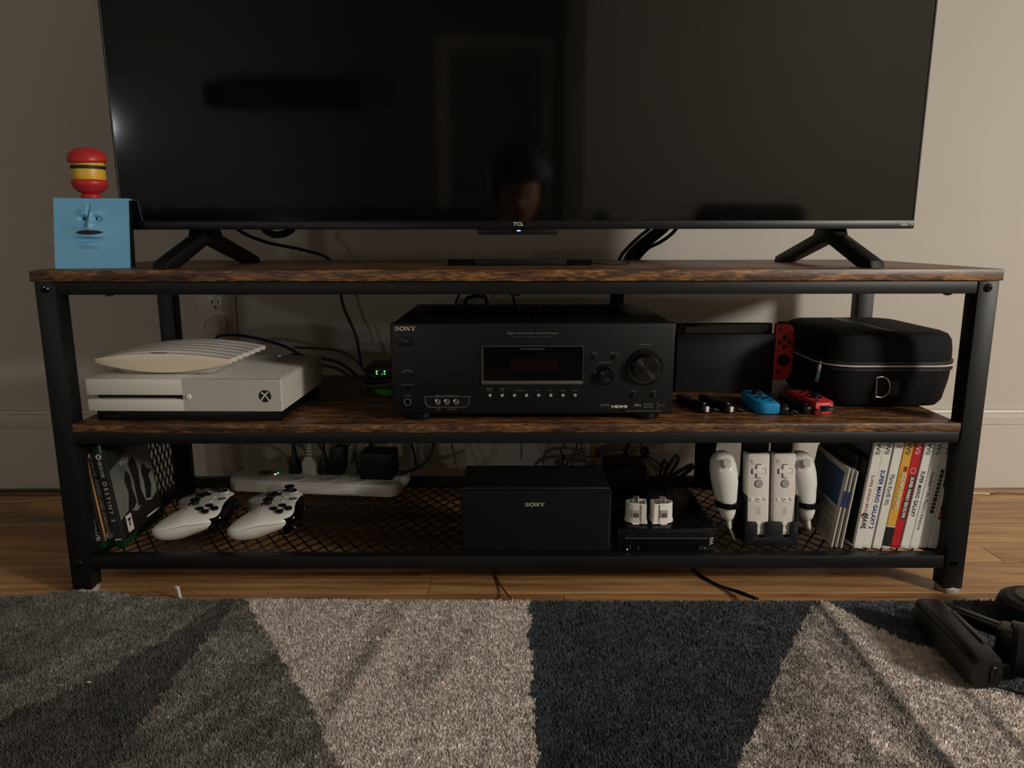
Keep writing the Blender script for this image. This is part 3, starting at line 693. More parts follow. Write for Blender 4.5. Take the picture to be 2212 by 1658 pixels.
obj('ring_tab', box(B(), .0, .020, -.0015, .002, -.0125, .0125, .0006, 1), m_case, hcase, loc=(-.0295, -.1220, .0370))
obj('stitched_patch', box(B(), -.002, .014, -.001, .002, -.014, .014, .0004, 1), m_pipe, hcase, loc=(-.0045, -.1212, .0370))
b = B(); box(b, -.022, .004, -.100, .095, .1236, .1250, .0006, 2); obj('handle_strap', b, m_pipe, hcase)

# loose small controllers with their strap rails
m_strap = mat('black_wrist_strap', (18, 18, 18), .5)
m_tip = mat('white_strap_lock', (225, 220, 210), .35)
jb_ = thing('small_controller', 'bright blue small controller lying in front of the dock', 'game controller', (.4140, .1065, .2775), R(-1), None)
small_controller(jb_, m_bluej, False, -1, .0190)
jr = thing('small_controller', 'bright red small controller lying beside the carry case', 'game controller', (.4650, .1040, .2775), R(4), None)
small_controller(jr, m_redj, True, 1, .0200)
obj('inner_window', box(B(), .0060, .0290, -.0514, -.0495, .0050, .0150, .001, 2), m_gloss, jr, label='glossy black end window')
for c in jr.children: pass
def strap(label, x, y, rz, extra=True, tip=True):
    s = thing('controller_strap', label, 'strap', (x, y, .2775), rz, 'strap rails beside the small controllers')
    obj('rail', prism(B(), rrect(0, 0, .0072, .0480, .006), 0, .0130, 'z', .003), m_strap, s)
    b = B(); box(b, -.005, .005, -.038, -.014, .012, .0150, .001, 2); obj('shoulder_bar', b, m_gloss, s)
    b = B(); tube(b, [(.002, -.046, .006), (.006, -.056, .010), (.014, -.057, .008), (.018, -.050, .004), (.016, -.035, .0025), (.017, -.005, .0025), (.012, .03, .003)], .0021, 6, flat=.5); obj('cord', b, m_strap, s)
    if tip:
        obj('lock', box(B(), -.0030, .0030, -.0515, -.0470, .0035, .0120, .0008, 1), m_tip, s, label='white strap lock')
    return s
strap('black strap rail lying nearest the receiver, first of the pair', .2890, .109, R(14))
strap('black strap rail lying second from the receiver, near the blue controller', .3270, .108, R(14))
strap('black strap rail lying against the blue controller', .4230, .0995, R(-2), tip=False)
strap('black strap rail lying against the red controller', .4545, .1040, R(6), tip=False)

# ------------------------------------------------------------------ wall outlet and plug
ou = thing('wall_outlet', 'white outlet plate on the wall behind the console', 'outlet', (-.6385, .505, .392))
obj('plate', box(B(), -.0405, .0405, -.006, 0, -.060, .060, .003, 3), m_white, ou)
for dz in (.0205, -.0205):
    r_ = obj('socket', box(B(), -.0175, .0175, -.0072, -.005, dz - .0160, dz + .0160, .001, 2), m_white2, ou)
    for x, h2 in ((-.0065, .0042), (.0065, .0036)): obj('slot', box(B(), x - .0011, x + .0011, -.0076, -.006, dz + .003 - h2, dz + .003 + h2), m_ink, r_, smooth=0)
    b = B(); lathe(b, [(.0026, -.0004), (.0026, .0002), (.0001, .0002)], 12, T(0, -.0074, dz - .0085) @ FY); obj('slot', b, m_ink, r_)
b = B(); lathe(b, [(.0032, 0), (.0032, .0008), (.001, .0012)], 12, T(0, -.006, .0485) @ FY); obj('screw', b, m_steel, ou)
pl = thing('plug', 'round white plug in the lower socket of the wall outlet', 'plug', (-.6370, .4965, .3680))
b = B(); lathe(b, [(.020, 0), (.0205, .002), (.0205, .022), (.0185, .026), (.0165, .027), (.0001, .0265)], 30, FY); obj('body', b, m_white, pl)
b = B(); tube(b, [(.012, -.014, -.012), (.017, -.018, -.028), (.02, -.015, -.06), (.03, .002, -.12)], [.0058, .0050, .0036, .0036, .0036], 8); obj('cord', b, m_white, pl)

# ------------------------------------------------------------------ bottom shelf: game cases
BZ = .0632
m_case_g = mat('green_case_plastic', (12, 54, 24), .25, spec=.5)
m_sp_dark = mat('dark_spine_print', (32, 34, 31), .4)
m_paper = mat('paper', (196, 190, 176), .6)
def game_case(name, label, cat, loc, lean, rz, th, D, H, m_shell, m_sleeve, z_sl0, z_sl1, group):
    g = thing(name, label, cat, loc, rz, group, rot=(0, lean, rz))
    obj('case', box(B(), -th / 2, th / 2, 0, D, 0, H, .0012, 2), m_shell, g)
    obj('sleeve', box(B(), -th / 2 - .00015, th / 2 + .00015, -.00015, D - .004, z_sl0, z_sl1, .001, 2), m_sleeve, g, smooth=0)
    return g
gl = []
m_art1 = mat('sunset_cover_print', (210, 150, 96), .4, noise=(22, .8, (1, 1, .6)))
m_art2 = mat('blue_gray_cover_print', (88, 92, 100), .4, noise=(26, .6, (1, 1, .6)))
m_art3 = mat('misty_gray_cover_print', (118, 118, 112), .32, noise=(14, .55, (1, 1, .8)))
specs = [("ASSASSIN'S CREED ORIGINS", 'leftmost green game case with dark spine by the front leg', -.6655, .0310, -6.0, 0, m_art1),
         ("ASSASSIN'S CREED SYNDICATE", 'middle green game case with dark spine in the left trio', -.6503, .0415, -6.3, 0, m_art2),
         ("DESTINY 2", 'right green game case of the left trio showing a misty gray cover', -.6352, .0360, -6.6, 0, m_art3)]
for i, (ttl, lb, x, y, ln, rz, art) in enumerate(specs):
    g = game_case('game_case', lb, 'game case', (x, y, BZ + .001), R(ln), R(rz), .0145, .135, .1715, m_case_g, m_sp_dark,   .010, .1585, 'green game cases on the left of the bottom shelf')
    obj('cover', box(B(), .0072, .0077, .006, .130, .0105, .1580), art, g, smooth=0, label='printed front cover')
    text(ttl, m_lightink, g, (0, -.0005, .0700 if i < 2 else .078), .0062, .0880 if i < 2 else .066, face=DOWN, sp=1.0 if i < 2 else 1.5)
    if i: 
        text('XBOX ONE', m_lightink, g, (0, -.0005, .1325), .0052, .0270, face=DOWN)
        b = B(); poly(b, [(p[0], -.0005, p[1]) for p in circ(0, .1525, .0048, 20)]); obj('emblem', b, m_lightink, g, smooth=0)
        b = B()
        for s in (-1, 1): poly(b, [(s * .0032, -.0007, .1493), (s * .0020, -.0007, .1489), (-s * .0024, -.0007, .1555), (-s * .0012, -.0007, .1559)])
        obj('emblem', b, m_sp_dark, g, smooth=0)
    if i < 2:
        b = B(); o_ = circ(0, .0195, .0052, 20); i_ = circ(0, .0195, .0036, 20)
        loft(b, [[(x_, -.0006, z_) for x_, z_ in o_], [(x_, -.0006, z_) for x_, z_ in i_]], cap=False); poly(b, [(p[0], -.0006, p[1]) for p in circ(.0006, .0190, .0018, 14)]); obj('emblem', b, m_lightink, g, smooth=0)
    else: obj('emblem', box(B(), -.0048, .0048, -.0006, 0, .0135, .0152), m_lightink, g, smooth=0)
    gl.append(g)
# the visible front cover: mist with dark jagged rocks, rating badge
g = gl[2]; m_rock = mat('charcoal_print', (24, 21, 21), .4)
b = B(); y = lambda u: .006 + u * .124; z = lambda v: .0105 + v * .1475
def cp(mm, pts, name, dx=.0079):
    bb = B(); poly(bb, [(dx, y(u), z(v)) for u, v in pts]); return obj(name, bb, mm, g, smooth=0)
cp(m_rock, [(0, 0), (1, 0), (1, .27), (.8, .21), (.6, .26), (.42, .20), (.2, .27), (0, .22)], 'cover_print')
for pts in ([(.20, .24), (.30, .44), (.27, .60), (.34, .70), (.42, .62), (.40, .48), (.44, .30), (.34, .25)], [(.46, .24), (.48, .56), (.43, .74), (.52, .84), (.60, .80), (.64, .62), (.60, .40), (.66, .24)], [(.68, .26), (.72, .46), (.70, .60), (.78, .68), (.86, .58), (.98, .54), (.86, .50), (.88, .38), (.80, .24)]): cp(m_rock, pts, 'cover_print', .0081)
cp(mat('dark_sky_print', (34, 36, 40), .4), [(0, .78), (.35, .86), (.55, .93), (1, .84), (1, 1), (0, 1)], 'cover_print', .0080)
bb = cp(m_lightink, [(.10, .045), (.24, .045), (.24, .235), (.10, .235)], 'rating_badge', .0084)
text('T', m_ink, g, (.0086, y(.17), z(.15)), .013, .0105, face=RIGHTF, bold=.06, shear=.1)
text('DESTINY', m_lightink, g, (.0084, y(.52), z(.80)), .0058, .066, face=RIGHTF, sp=1.6)
cp(m_lightink, [(.60, .055), (.95, .055), (.95, .075), (.60, .075)], 'cover_print', .0083)

m_wcase = mat('white_case_plastic', (222, 220, 212), .3)
m_spw = mat('white_spine_print', (218, 214, 204), .4, noise=(3, .02, (1, 1, 1)))
m_gold = mat('gold_spine_print', (214, 164, 66), .4); m_redp = mat('red_spine_print', (186, 34, 36), .4)
m_bluei = mat('blue_ink', (28, 50, 130), .5); m_grayi = mat('dark_gray_ink', (62, 60, 58), .5); m_redi = mat('red_ink', (150, 30, 34), .5); m_tan = mat('tan_ink', (178, 120, 52), .5)
W9 = [('SUPER SMASH BROS.', .0046, .066, .0905, m_redi, m_spw, 'white game case with red lettering, first beside the white booklets'),
      ('SUPER MARIO GALAXY 2', .0068, .098, .0820, m_bluei, m_spw, 'white game case with bold blue lettering, second from the booklets'),
      ('Mario Kart\u00ae Wii', .0074, .050, .0990, m_ink, m_spw, 'white game case with black lettering, left of the gold case'),
      ('STAR WARS', .0070, .062, .0980, m_lightink, m_gold, 'gold game case with pale lettering in the right row'),
      ('SUPER MARIO BROS.Wii', .0066, .068, .0860, m_lightink, m_redp, 'red game case with white lettering in the right row'),
      ('SUPER MARIO GALAXY', .0062, .076, .0920, m_grayi, m_spw, 'white game case with gray lettering, just right of the red case'),
      ("Pok\u00e9Park\u2122 Wii: Pikachu's Adventure", .0056, .096, .0800, m_ink, m_spw, 'white game case with small black lettering, second right of the red case'),
      ('GUNBLADE NY', .0064, .072, .0960, m_grayi, m_spw, 'white game case with heavy gray lettering, second from the right leg'),
      ('LOST EMPIRES', .0080, .066, .0880, m_redi, m_spw, 'white game case with dark red lettering, last one against the mesh side')]
W9[7] = ('', .0064, .072, .0960, m_grayi, m_spw, W9[7][6]); W9[8] = ('', .0080, .066, .0880, m_redi, m_spw, W9[8][6])
for i, (ttl, hh, ww, zc_, ink, sp_, lb) in enumerate(W9):
    x = .5445 + i * .0148
    ln = 5.6 + i * .30
    g = game_case('game_case', lb, 'game case', (x, .0290 + (.002 if i % 3 == 1 else 0), BZ + .0012), R(ln), R(0), .0138, .135, .190, m_wcase if i != 4 else mat('red_case_plastic', (176, 30, 34), .3), sp_, .004, .187, 'white-boxed game cases on the right of the bottom shelf')
    text('Wii', m_lightink if i == 4 else m_grayi, g, (0, -.0005, .1665 if i != 2 else .1695), .0076 if i != 2 else .0040, .0190 if i != 2 else .0092, face=DOWN if i != 2 else FRONT, bold=.01)
    if i == 3:
        text('THE COMPLETE SAGA', m_tan, g, (-.0040, -.0005, .0985), .0030, .064, face=DOWN)
        text(ttl, ink, g, (.0018, -.0006, .0960), .0062, .060, face=DOWN, bold=.04)
        obj('sleeve_band', box(B(), -.0070, .0070, -.0004, .01, .004, .0365, .0003, 1), m_ink, g, smooth=0, label='black lower band')
        obj('sleeve_line', box(B(), -.0070, .0070, -.0005, .01, .0365, .0378, .0002, 1), m_lightink, g, smooth=0)
        obj('emblem', box(B(), -.0010, .0050, -.0006, .001, .1295, .1375, .0003, 1), m_redi, g, smooth=0)
    elif i == 4:
        obj('title_block', box(B(), -.0028, .0058, -.0004, .001, .0495, .1215, .0002, 1), m_ink, g, smooth=0)
        text(ttl, ink, g, (.0014, -.0007, .0858), .0060, .068, face=DOWN, bold=.05)
        b = B(); loft(b, [[(x_, -.0006, z_) for x_, z_ in circ(0, .1300, .0048, 18)], [(x_, -.0006, z_) for x_, z_ in circ(0, .1300, .0040, 18)]], cap=False); obj('emblem', b, m_lightink, g, smooth=0)
    elif ttl:
        text(ttl, ink, g, (0, -.0005, zc_), hh, ww, face=DOWN, bold=.02 if i in (1, 5) else 0)
    else:
        # lettering too blurred to read in the photograph: plain dark blocks of its size
        k = 0; zz = zc_ + ww / 2
        while zz > zc_ - ww / 2:
            h1 = random.uniform(.004, .009); obj('print_block', box(B(), -hh / 2, hh / 2, -.0004, .001, zz - h1, zz, .0002, 1), ink if k % 3 else m_grayi, g, smooth=0); zz -= h1 + .0012; k += 1
    if i == 0:
        text('BRAWL', m_ink, g, (.0012, -.0006, .0475), .0080, .0270, face=DOWN, bold=.02, shear=.35)
        b = B(); poly(b, [(-.0058, -.0006, .058), (-.0010, -.0006, .061), (-.0040, -.0006, .052)]); obj('emblem', b, m_redi, g, smooth=0)
        # left cover of this case: dark print with a row of small pictures
        obj('cover', box(B(), -.0076, -.0070, .006, .130, .004, .186), mat('dark_cover_print', (34, 34, 38), .4, noise=(18, .5, (1, 1, 1))), g, smooth=0)
        for j in range(4):
            obj('cover_picture', box(B(), -.0078, -.0070, .012 + j * .028, .036 + j * .028, .118, .142), mat('gray_picture', (92 + 8 * j, 86, 86), .4, noise=(60, .7, (1, 1, 1))), g, smooth=0)
        obj('cover_picture', box(B(), -.0078, -.0070, .010, .110, .152, .182), mat('blue_gray_print', (84, 90, 98), .4, noise=(20, .4, (1, 1, 1))), g, smooth=0)
# thin white manuals leaning on the row
def manual(label, x, y, lean, rz, th, D, H, blue, lines, pm=None):
    g = thing('manual', label, 'booklet', (x, y, BZ + .0012), rz, 'white paper manuals beside the game cases', rot=(0, lean, rz))
    obj('pages', box(B(), -th / 2, th / 2, 0, D, 0, H, .0003, 1), pm or m_paper, g, smooth=0)
    if blue: 
        obj('cover_block', box(B(), -th / 2 - .0003, 0, .012, D * .985, H * .50, H * .93), mat('teal_blue_print', (28, 78, 112), .5), g, smooth=0)
        obj('spine_block', box(B(), -th / 2 - .0002, th / 2, -.0002, .001, H * .52, H * .72), m_bluei, g, smooth=0)
    if lines:
        b = B()
        for j in range(20):
            v = H * .46 - j * H * .02 if j else H * .46
            if j in (5, 9): continue
            poly(b, [(-th / 2 - .0004, .014, v), (-th / 2 - .0004, D * random.uniform(.55, .94), v), (-th / 2 - .0004, D * .9, v - .0007), (-th / 2 - .0004, .014, v - .0007)])
        for j in range(14):
            v = H * .86 - j * H * .024
            poly(b, [(-th / 2 - .0005, .022, v), (-th / 2 - .0005, D * random.uniform(.6, .85), v), (-th / 2 - .0005, D * .6, v - .0006), (-th / 2 - .0005, .022, v - .0006)])
        obj('print_line', b, m_grayi, g, smooth=0)['kind'] = 'stuff'
    return g
manual('white manual with a blue panel on its cover, leftmost of the leaning booklets', .5055, .0350, R(7.2), R(-3), .0026, .135, .132, True, True)
manual('thin white manual behind the one with the blue panel', .5120, .0330, R(6.8), R(-2), .0022, .135, .130, True, False)
manual('thin white manual nearest the first white game case', .5185, .0300, R(6.4), R(-1), .0024, .135, .129, False, False)
manual('dark-topped manual at the back of the leaning booklets', .5240, .0480, R(6.2), R(0), .0030, .135, .150, False, False, mat('dark_paper', (40, 38, 38), .5))
# ------------------------------------------------------------------ centre speaker
m_cloth = mat('black_speaker_cloth', (15, 15, 14), .85, spec=.15, bump=(1400, .3))
sk = thing('speaker', 'black box speaker with cloth front in the middle of the bottom shelf', 'speaker', (.031, .0205, BZ))
obj('cabinet', box(B(), -.1165, .1165, .012, .124, .0008, .1030, .0015, 2), mat('black_vinyl_veneer', (11, 11, 10), .5), sk)
obj('grille', box(B(), -.1178, .1178, 0, .0105, .0010, .1020, .003, 3), m_cloth, sk)
sony(sk, m_lightink, (-.0025, -.0004, .0795), .0060, .0315)
b = B()
for i in range(34): box(b, .1140, .1148, -.0003, .001, .008 + i * .0026, .0093 + i * .0026)
obj('stitch', b, m_grayplastic, sk)['kind'] = 'stuff'

# ------------------------------------------------------------------ flat black console with two adapters
wi = thing('slim_console', 'flat glossy black game console lying right of the speaker', 'game console', (.1590, .0195, BZ))
b = box(B(), 0, .1565, 0, .190, .0008, .0395, .0018, 2); obj('body', b, mat('piano_black', (12, 12, 13), .22), wi)
obj('slot_frame', loft(B(), [[(x_, -.0004, z_) for x_, z_ in rrect(.0770, .0275, .0655, .0046, .0045)], [(x_, -.0010, z_) for x_, z_ in rrect(.0770, .0275, .0652, .0043, .0042)], [(x_, .0002, z_) for x_, z_ in rrect(.0770, .0275, .0640, .0034, .0033)]], cap=False), m_steel, wi)
obj('slot_lip', box(B(), .0120, .1415, -.0014, .0005, .0228, .0236, .0003, 1), m_silver, wi, label='silver lower lip of the disc slot')
obj('disc_slot', prism(B(), rrect(.0770, .0275, .0640, .0034, .0033), -.0002, .0008, 'y'), m_dark, wi, smooth=0)
obj('front_door', box(B(), .050, .128, -.0006, .001, .003, .0155, .0004, 1), m_gloss, wi)
text('Wii', m_lightink, wi, (.1482, -.0004, .0185), .0062, .0125, face=UPW, bold=.01)
obj('power_light', box(B(), .0152, .0168, -.0006, .0005, .0038, .0054, .0005, 1), m_led_white, wi, label='glowing pinkish power light')
text('POWER', m_dimink, wi, (.0205, -.0003, .0085), .0016, .0068, face=UPW); text('RESET', m_dimink, wi, (.0335, -.0003, .0080), .0018, .0060, face=UPW); text('EJECT', m_dimink, wi, (.1330, -.0003, .0075), .0016, .0058, face=UPW)
b = B(); poly(b, [(.1372, -.0004, .0060), (.1396, -.0004, .0060), (.1384, -.0004, .0080)]); obj('eject_mark', b, m_lightink, wi, smooth=0)

def adapter(label, x, y, rz, s):
    a = thing('remote_adapter', label, 'adapter', (x, y, BZ + .0398), rz, 'white adapters standing on the black console')
    def D(w_, d_, k=1.0):   # D-shaped outline: flat side at s, round on the other
        return [(s * w_ / 2, -d_ / 2), (s * w_ / 2, d_ / 2)] + [(-s * (abs(math.cos(R(t))) * w_ * .62 - w_ * .12), d_ / 2 * math.sin(R(t))) for t in range(75, -76, -15)]
    def ring(w_, d_, z, dx=0): return [(p[0] + dx, p[1], z) for p in D(w_, d_)]
    obj('shell', loft(B(), [ring(.034, .024, .0012), ring(.0365, .027, .0018), ring(.0365, .027, .0050), ring(.0335, .0255, .0085), ring(.0325, .0250, .0335), ring(.0318, .0243, .0345), ring(.0285, .021, .0345), ring(.0275, .020, .0180)]), m_white, a)
    obj('latch_recess', box(B(), -.0065, .0050, -.0136, -.0120, .0115, .0245, .0005, 1), m_graywhite, a)
    obj('latch', box(B(), -.0045, .0050, -.0140, -.0120, .0125, .0200, .0008, 2), m_grayplastic, a, label='gray sliding latch')
    obj('seam', box(B(), .0080 * s, .0084 * s, -.0138, -.0125, .003, .0335), m_grayplastic, a, smooth=0)
    obj('connector', box(B(), -.0045, .0045, -.0035, .0045, .0170, .0420, .0008, 1), m_graywhite, a)
    obj('connector_pin', box(B(), -.0030, .0030, -.0040, -.0020, .0330, .0440, .0004, 1), m_silver, a)
    obj('foot_tab', box(B(), -.0060, .0050, -.0150, -.010, 0, .0030, .0008, 1), m_white2, a)
    return a
adapter('white plug-in adapter on the black console, left one with its round side to the left', .1915, .0480, R(-8), 1)
adapter('white plug-in adapter on the black console, right one with its round side to the right', .2335, .0470, R(5), -1)

# ------------------------------------------------------------------ charging stand, remotes and thumbstick grips
cs = thing('charging_stand', 'black stand cradling two white remotes and two white grips', 'charging stand', (.4100, .0420, BZ))
X0 = .410
def notch(cx): return [(cx - .0175, .0400), (cx - .0085, .0395), (cx - .0058, .0350), (cx - .0058, .0200)] + arc(cx, .0195, .0058, 180, 360, 8)[1:-1] + [(cx + .0058, .0200), (cx + .0058, .0350), (cx + .0085, .0395), (cx + .0175, .0400)]
ol = [(-.0415, 0), (.0425, 0), (.0425, .0400)] + notch(.0245)[::-1] + notch(-.0165)[::-1] + [(-.0415, .0400)]
M_ = Matrix.Rotation(R(-5), 4, 'X')
obj('front_panel', prism(B(), ol, 0, .0035, 'y', .0006, M=M_), m_black, cs, smooth=30)
obj('base', box(B(), -.0415, .0425, .0035, .062, 0, .012, .002, 2), m_black, cs)
for x in (-.0415, .0405): obj('side_wall', prism(B(), [(.0005, 0), (.062, 0), (.062, .060), (.030, .080), (.010, .080), (.004, .040)], x - .001, x + .003, 'x', .0008), m_black, cs)
for cx, w_ in ((-.0175, .030), (.0262, .020)):
    obj('back_post', box(B(), cx - w_ / 2 - .006, cx + w_ / 2 + .006, .046, .062, .010, .1795, .003, 2), m_black, cs)
for sx, cx in ((-1, -.0670), (1, .0610)):
    b = B(); ell = [(cx + .0198 * math.cos(2 * math.pi * i / 24), .022 + .0215 * math.sin(2 * math.pi * i / 24)) for i in range(24)]
    ell2 = [(cx + .0178 * math.cos(2 * math.pi * i / 24), .022 + .0195 * math.sin(2 * math.pi * i / 24)) for i in range(24)]
    loft(b, [[(p[0], p[1], .0612) for p in ell], [(p[0], p[1], .0702) for p in ell], [(p[0], p[1], .0702) for p in ell2], [(p[0], p[1], .0612) for p in ell2], [(p[0], p[1], .0612) for p in ell]], cap=False)
    g_ = obj('grip_ring', b, m_gloss, cs, label='glossy black ring holding a grip')
    a_, c_ = sorted((sx * .0425, cx - sx * .0170)); obj('ring_arm', box(B(), a_, c_, .016, .036, .052, .0720, .002, 2), m_black, cs)

m_remote = mat('matte_white_plastic', (212, 206, 196), .48, noise=(5, .02, (1, 1, 1)))
m_aclear = mat('clear_gray_button', (160, 156, 152), .12)
def remote(label, x):
    r_ = thing('game_remote', label, 'remote control', (x, .0490, BZ + .0150), 0, 'white remotes in the charging stand', rot=(R(-4.5), R(-1.2 if x < X0 else -1.6), 0))
    obj('body', prism(B(), rrect(0, .0675, .0178, .0675, .0035), 0, .0290, 'y', .0028), m_remote, r_)
    obj('top_window', box(B(), -.0135, .0135, .0050, .0240, .1345, .1354, .0006, 1), m_gloss, r_, label='glossy black top window')
    dp = lambda n, x_, z_, rr_, d, m, lb=None: obj(n, lathe(B(), [(rr_, -.0002), (rr_, d * .7), (rr_ * .85, d), (.0001, d * 1.05)], 20, T(x_, 0, z_) @ FY), m, r_, label=lb)
    pw = dp('power_button', -.0102, .1238, .0036, .0010, m_white2); 
    b = B(); loft(b, [[(x_, -.0013, z_) for x_, z_ in circ(-.0102, .1238, .0021, 14)], [(x_, -.0013, z_) for x_, z_ in circ(-.0102, .1238, .0014, 14)]], cap=False); obj('mark', b, m_redi, pw, smooth=0)
    b = B(); c = .0037; q = .0102
    ol_ = [(-c, -q), (c, -q), (c, -c), (q, -c), (q, c), (c, c), (c, q), (-c, q), (-c, c), (-q, c), (-q, -c), (-c, -c)]
    prism(b, [(p[0] * 1.14, p[1] * 1.14 + .1065) for p in ol_], -.0004, .0008, 'y'); obj('pad_recess', b, m_grayplastic, r_, smooth=0)
    b = B(); prism(b, [(p[0], p[1] + .1065) for p in ol_], -.0024, .001, 'y', .0006); obj('direction_pad', b, m_white2, r_, smooth=30)
    b = B(); loft(b, [[(x_, -.0002, z_) for x_, z_ in circ(0, .0860, .0068, 24)], [(x_, -.0008, z_) for x_, z_ in circ(0, .0860, .0062, 24)], [(x_, .0006, z_) for x_, z_ in circ(0, .0860, .0056, 24)]], cap=False); obj('button_rim', b, m_grayplastic, r_)
    dp('round_button', 0, .0860, .0057, .0016, m_aclear, 'clear gray round button')
    for x_, s_ in ((-.0108, '-'), (.0108, '+')):
        k_ = dp('button', x_, .0605, .0027, .0012, m_white2); text(s_, m_dimink, k_, (x_, -.00135, .0605), .0003 if s_ == '-' else .0016, .0016)
    k_ = dp('home_button', 0, .0605, .0034, .0012, m_white2); b = B(); poly(b, [(x_, -.0014, z_) for x_, z_ in ((-.0014, .0596), (.0014, .0596), (.0014, .0608), (0, .0619), (-.0014, .0608))]); obj('mark', b, mat('blue_gray_mark', (70, 84, 110), .5), k_, smooth=0)
    text('HOME', m_dimink, r_, (0, -.0003, .0550), .0012, .0062); text('POWER', m_dimink, r_, (-.0102, -.0003, .1183), .0011, .0068)
    b = B()
    for i in range(3):
        for j in range(5): poly(b, [(p[0], -.00025, p[1]) for p in circ(-.0028 + i * .0028, .0360 + j * .0026, .00062, 8)])
    obj('speaker_holes', b, m_grayplastic, r_, smooth=0)
    for z_, s_ in ((.0200, '1'), (.0085, '2')):
        k_ = dp('button', 0, z_, .0036, .0014, m_white2); text(s_, m_dimink, k_, (0, -.00155, z_), .0022)
    return r_
remote('white remote standing in the cradle, the left of the two', .3900)
remote('white remote standing in the cradle, the right of the two', .4328)

def grip(label, x, tilt):
    g = thing('thumbstick_grip', label, 'game controller', (x, .0640, .0985), 0, 'white thumbstick grips on the charging stand', rot=(R(-6), tilt, 0))
    def ring(z, hx_, hy_, cx=0, cy=0): return [(cx + 1.13 * hx_ * math.cos(2 * math.pi * i / 28), cy + (hy_ * math.sin(2 * math.pi * i / 28)) * (1.0 if math.sin(2 * math.pi * i / 28) < 0 else 1.15), z) for i in range(28)]
    rings = [ring(.0000, .0045, .0050), ring(.0040, .0078, .0085), ring(.0120, .0110, .0120, 0, 0), ring(.0220, .0132, .0140), ring(.0330, .0146, .0155), ring(.0480, .0166, .0180), ring(.0620, .0186, .0205, 0, -.001), ring(.0780, .0192, .0215, 0, -.001), ring(.0920, .0186, .0205), ring(.1030, .0165, .0175, 0, .001), ring(.1105, .0120, .0130, 0, .002), ring(.1145, .0060, .0065, 0, .003), ring(.1152, .0010, .001, 0, .003)]
    obj('shell', loft(B(), rings), mat('glossy_white_plastic', (222, 218, 210), .18), g, smooth=60)
    b = B(); lathe(b, [(.0088, -.003), (.0088, .0006), (.0078, .0010), (.0074, -.001), (.0052, -.001), (.0050, .0052), (.0066, .0060), (.0070, .0078), (.0052, .0084), (.0001, .0078)], 24, T(0.002, -.0172, .0975) @ Matrix.Rotation(R(68), 4, 'X')); obj('thumbstick', b, mat('ivory_plastic', (190, 184, 170), .4), g)
    b = B(); tube(b, [(0, 0, .004), (.0004, 0, -.002), (.0008, 0, -.014)], [.0040, .0034, .0030], 10); obj('strain_relief', b, m_white, g)
    for k in range(4):
        b = B(); lathe(b, [(.0034, -.0008), (.0044, 0), (.0034, .0008)], 14, T(.0006, 0, -.002 - .003 * k)); obj('relief_rib', b, m_white2, g)
    return g
gr1 = grip('white curved grip with thumbstick hanging left of the remotes', .3465, R(-7.5))
gr2 = grip('white curved grip with thumbstick hanging right of the remotes', .4755, R(-9))
for g_, pts, k in ((gr1, [(.0008, 0, -.013), (.0035, .001, -.024), (.0075, .003, -.0345)], 0), (gr2, [(.0008, 0, -.013), (.004, .004, -.020), (.007, .02, -.028), (.0, .045, -.033), (-.010, .05, -.033)], 1)):
    b = B(); tube(b, pts, .0017, 8); obj('cord', b, m_white, g_)
for i, dx in enumerate((0, .004, .009)):
    cable('grip_cord', ['inner', 'middle', 'outer'][i] + ' white cord loop curling below the right grip', m_graywhite, [(.462 + dx * .4, .140, .098 + dx * .3), (.468 + dx, .112, .096), (.480 + dx, .090, .080), (.488 + dx * .8, .088, .0665), (.476, .110 + dx, .066)], .0017)
# black folded headset-like controller at the back left of the stand
bc = thing('hanging_strap', 'black hanging strap with dark cords behind the left white grip', 'strap', (.360, .275, BZ))
obj('panel', box(B(), -.017, .017, .0, .012, .012, .1830, .004, 2), m_dark, bc)
for i in range(4):
    b = B(); tube(b, [(-.014 + i * .009, -.003, .182), (-.017 + i * .011, -.012, .14), (-.012 + i * .008, -.016, .09), (-.004 + i * .007, -.010, .05), (.0 + i * .006, .002, .012)], .0042, 8); obj('cord', b, m_dark, bc)

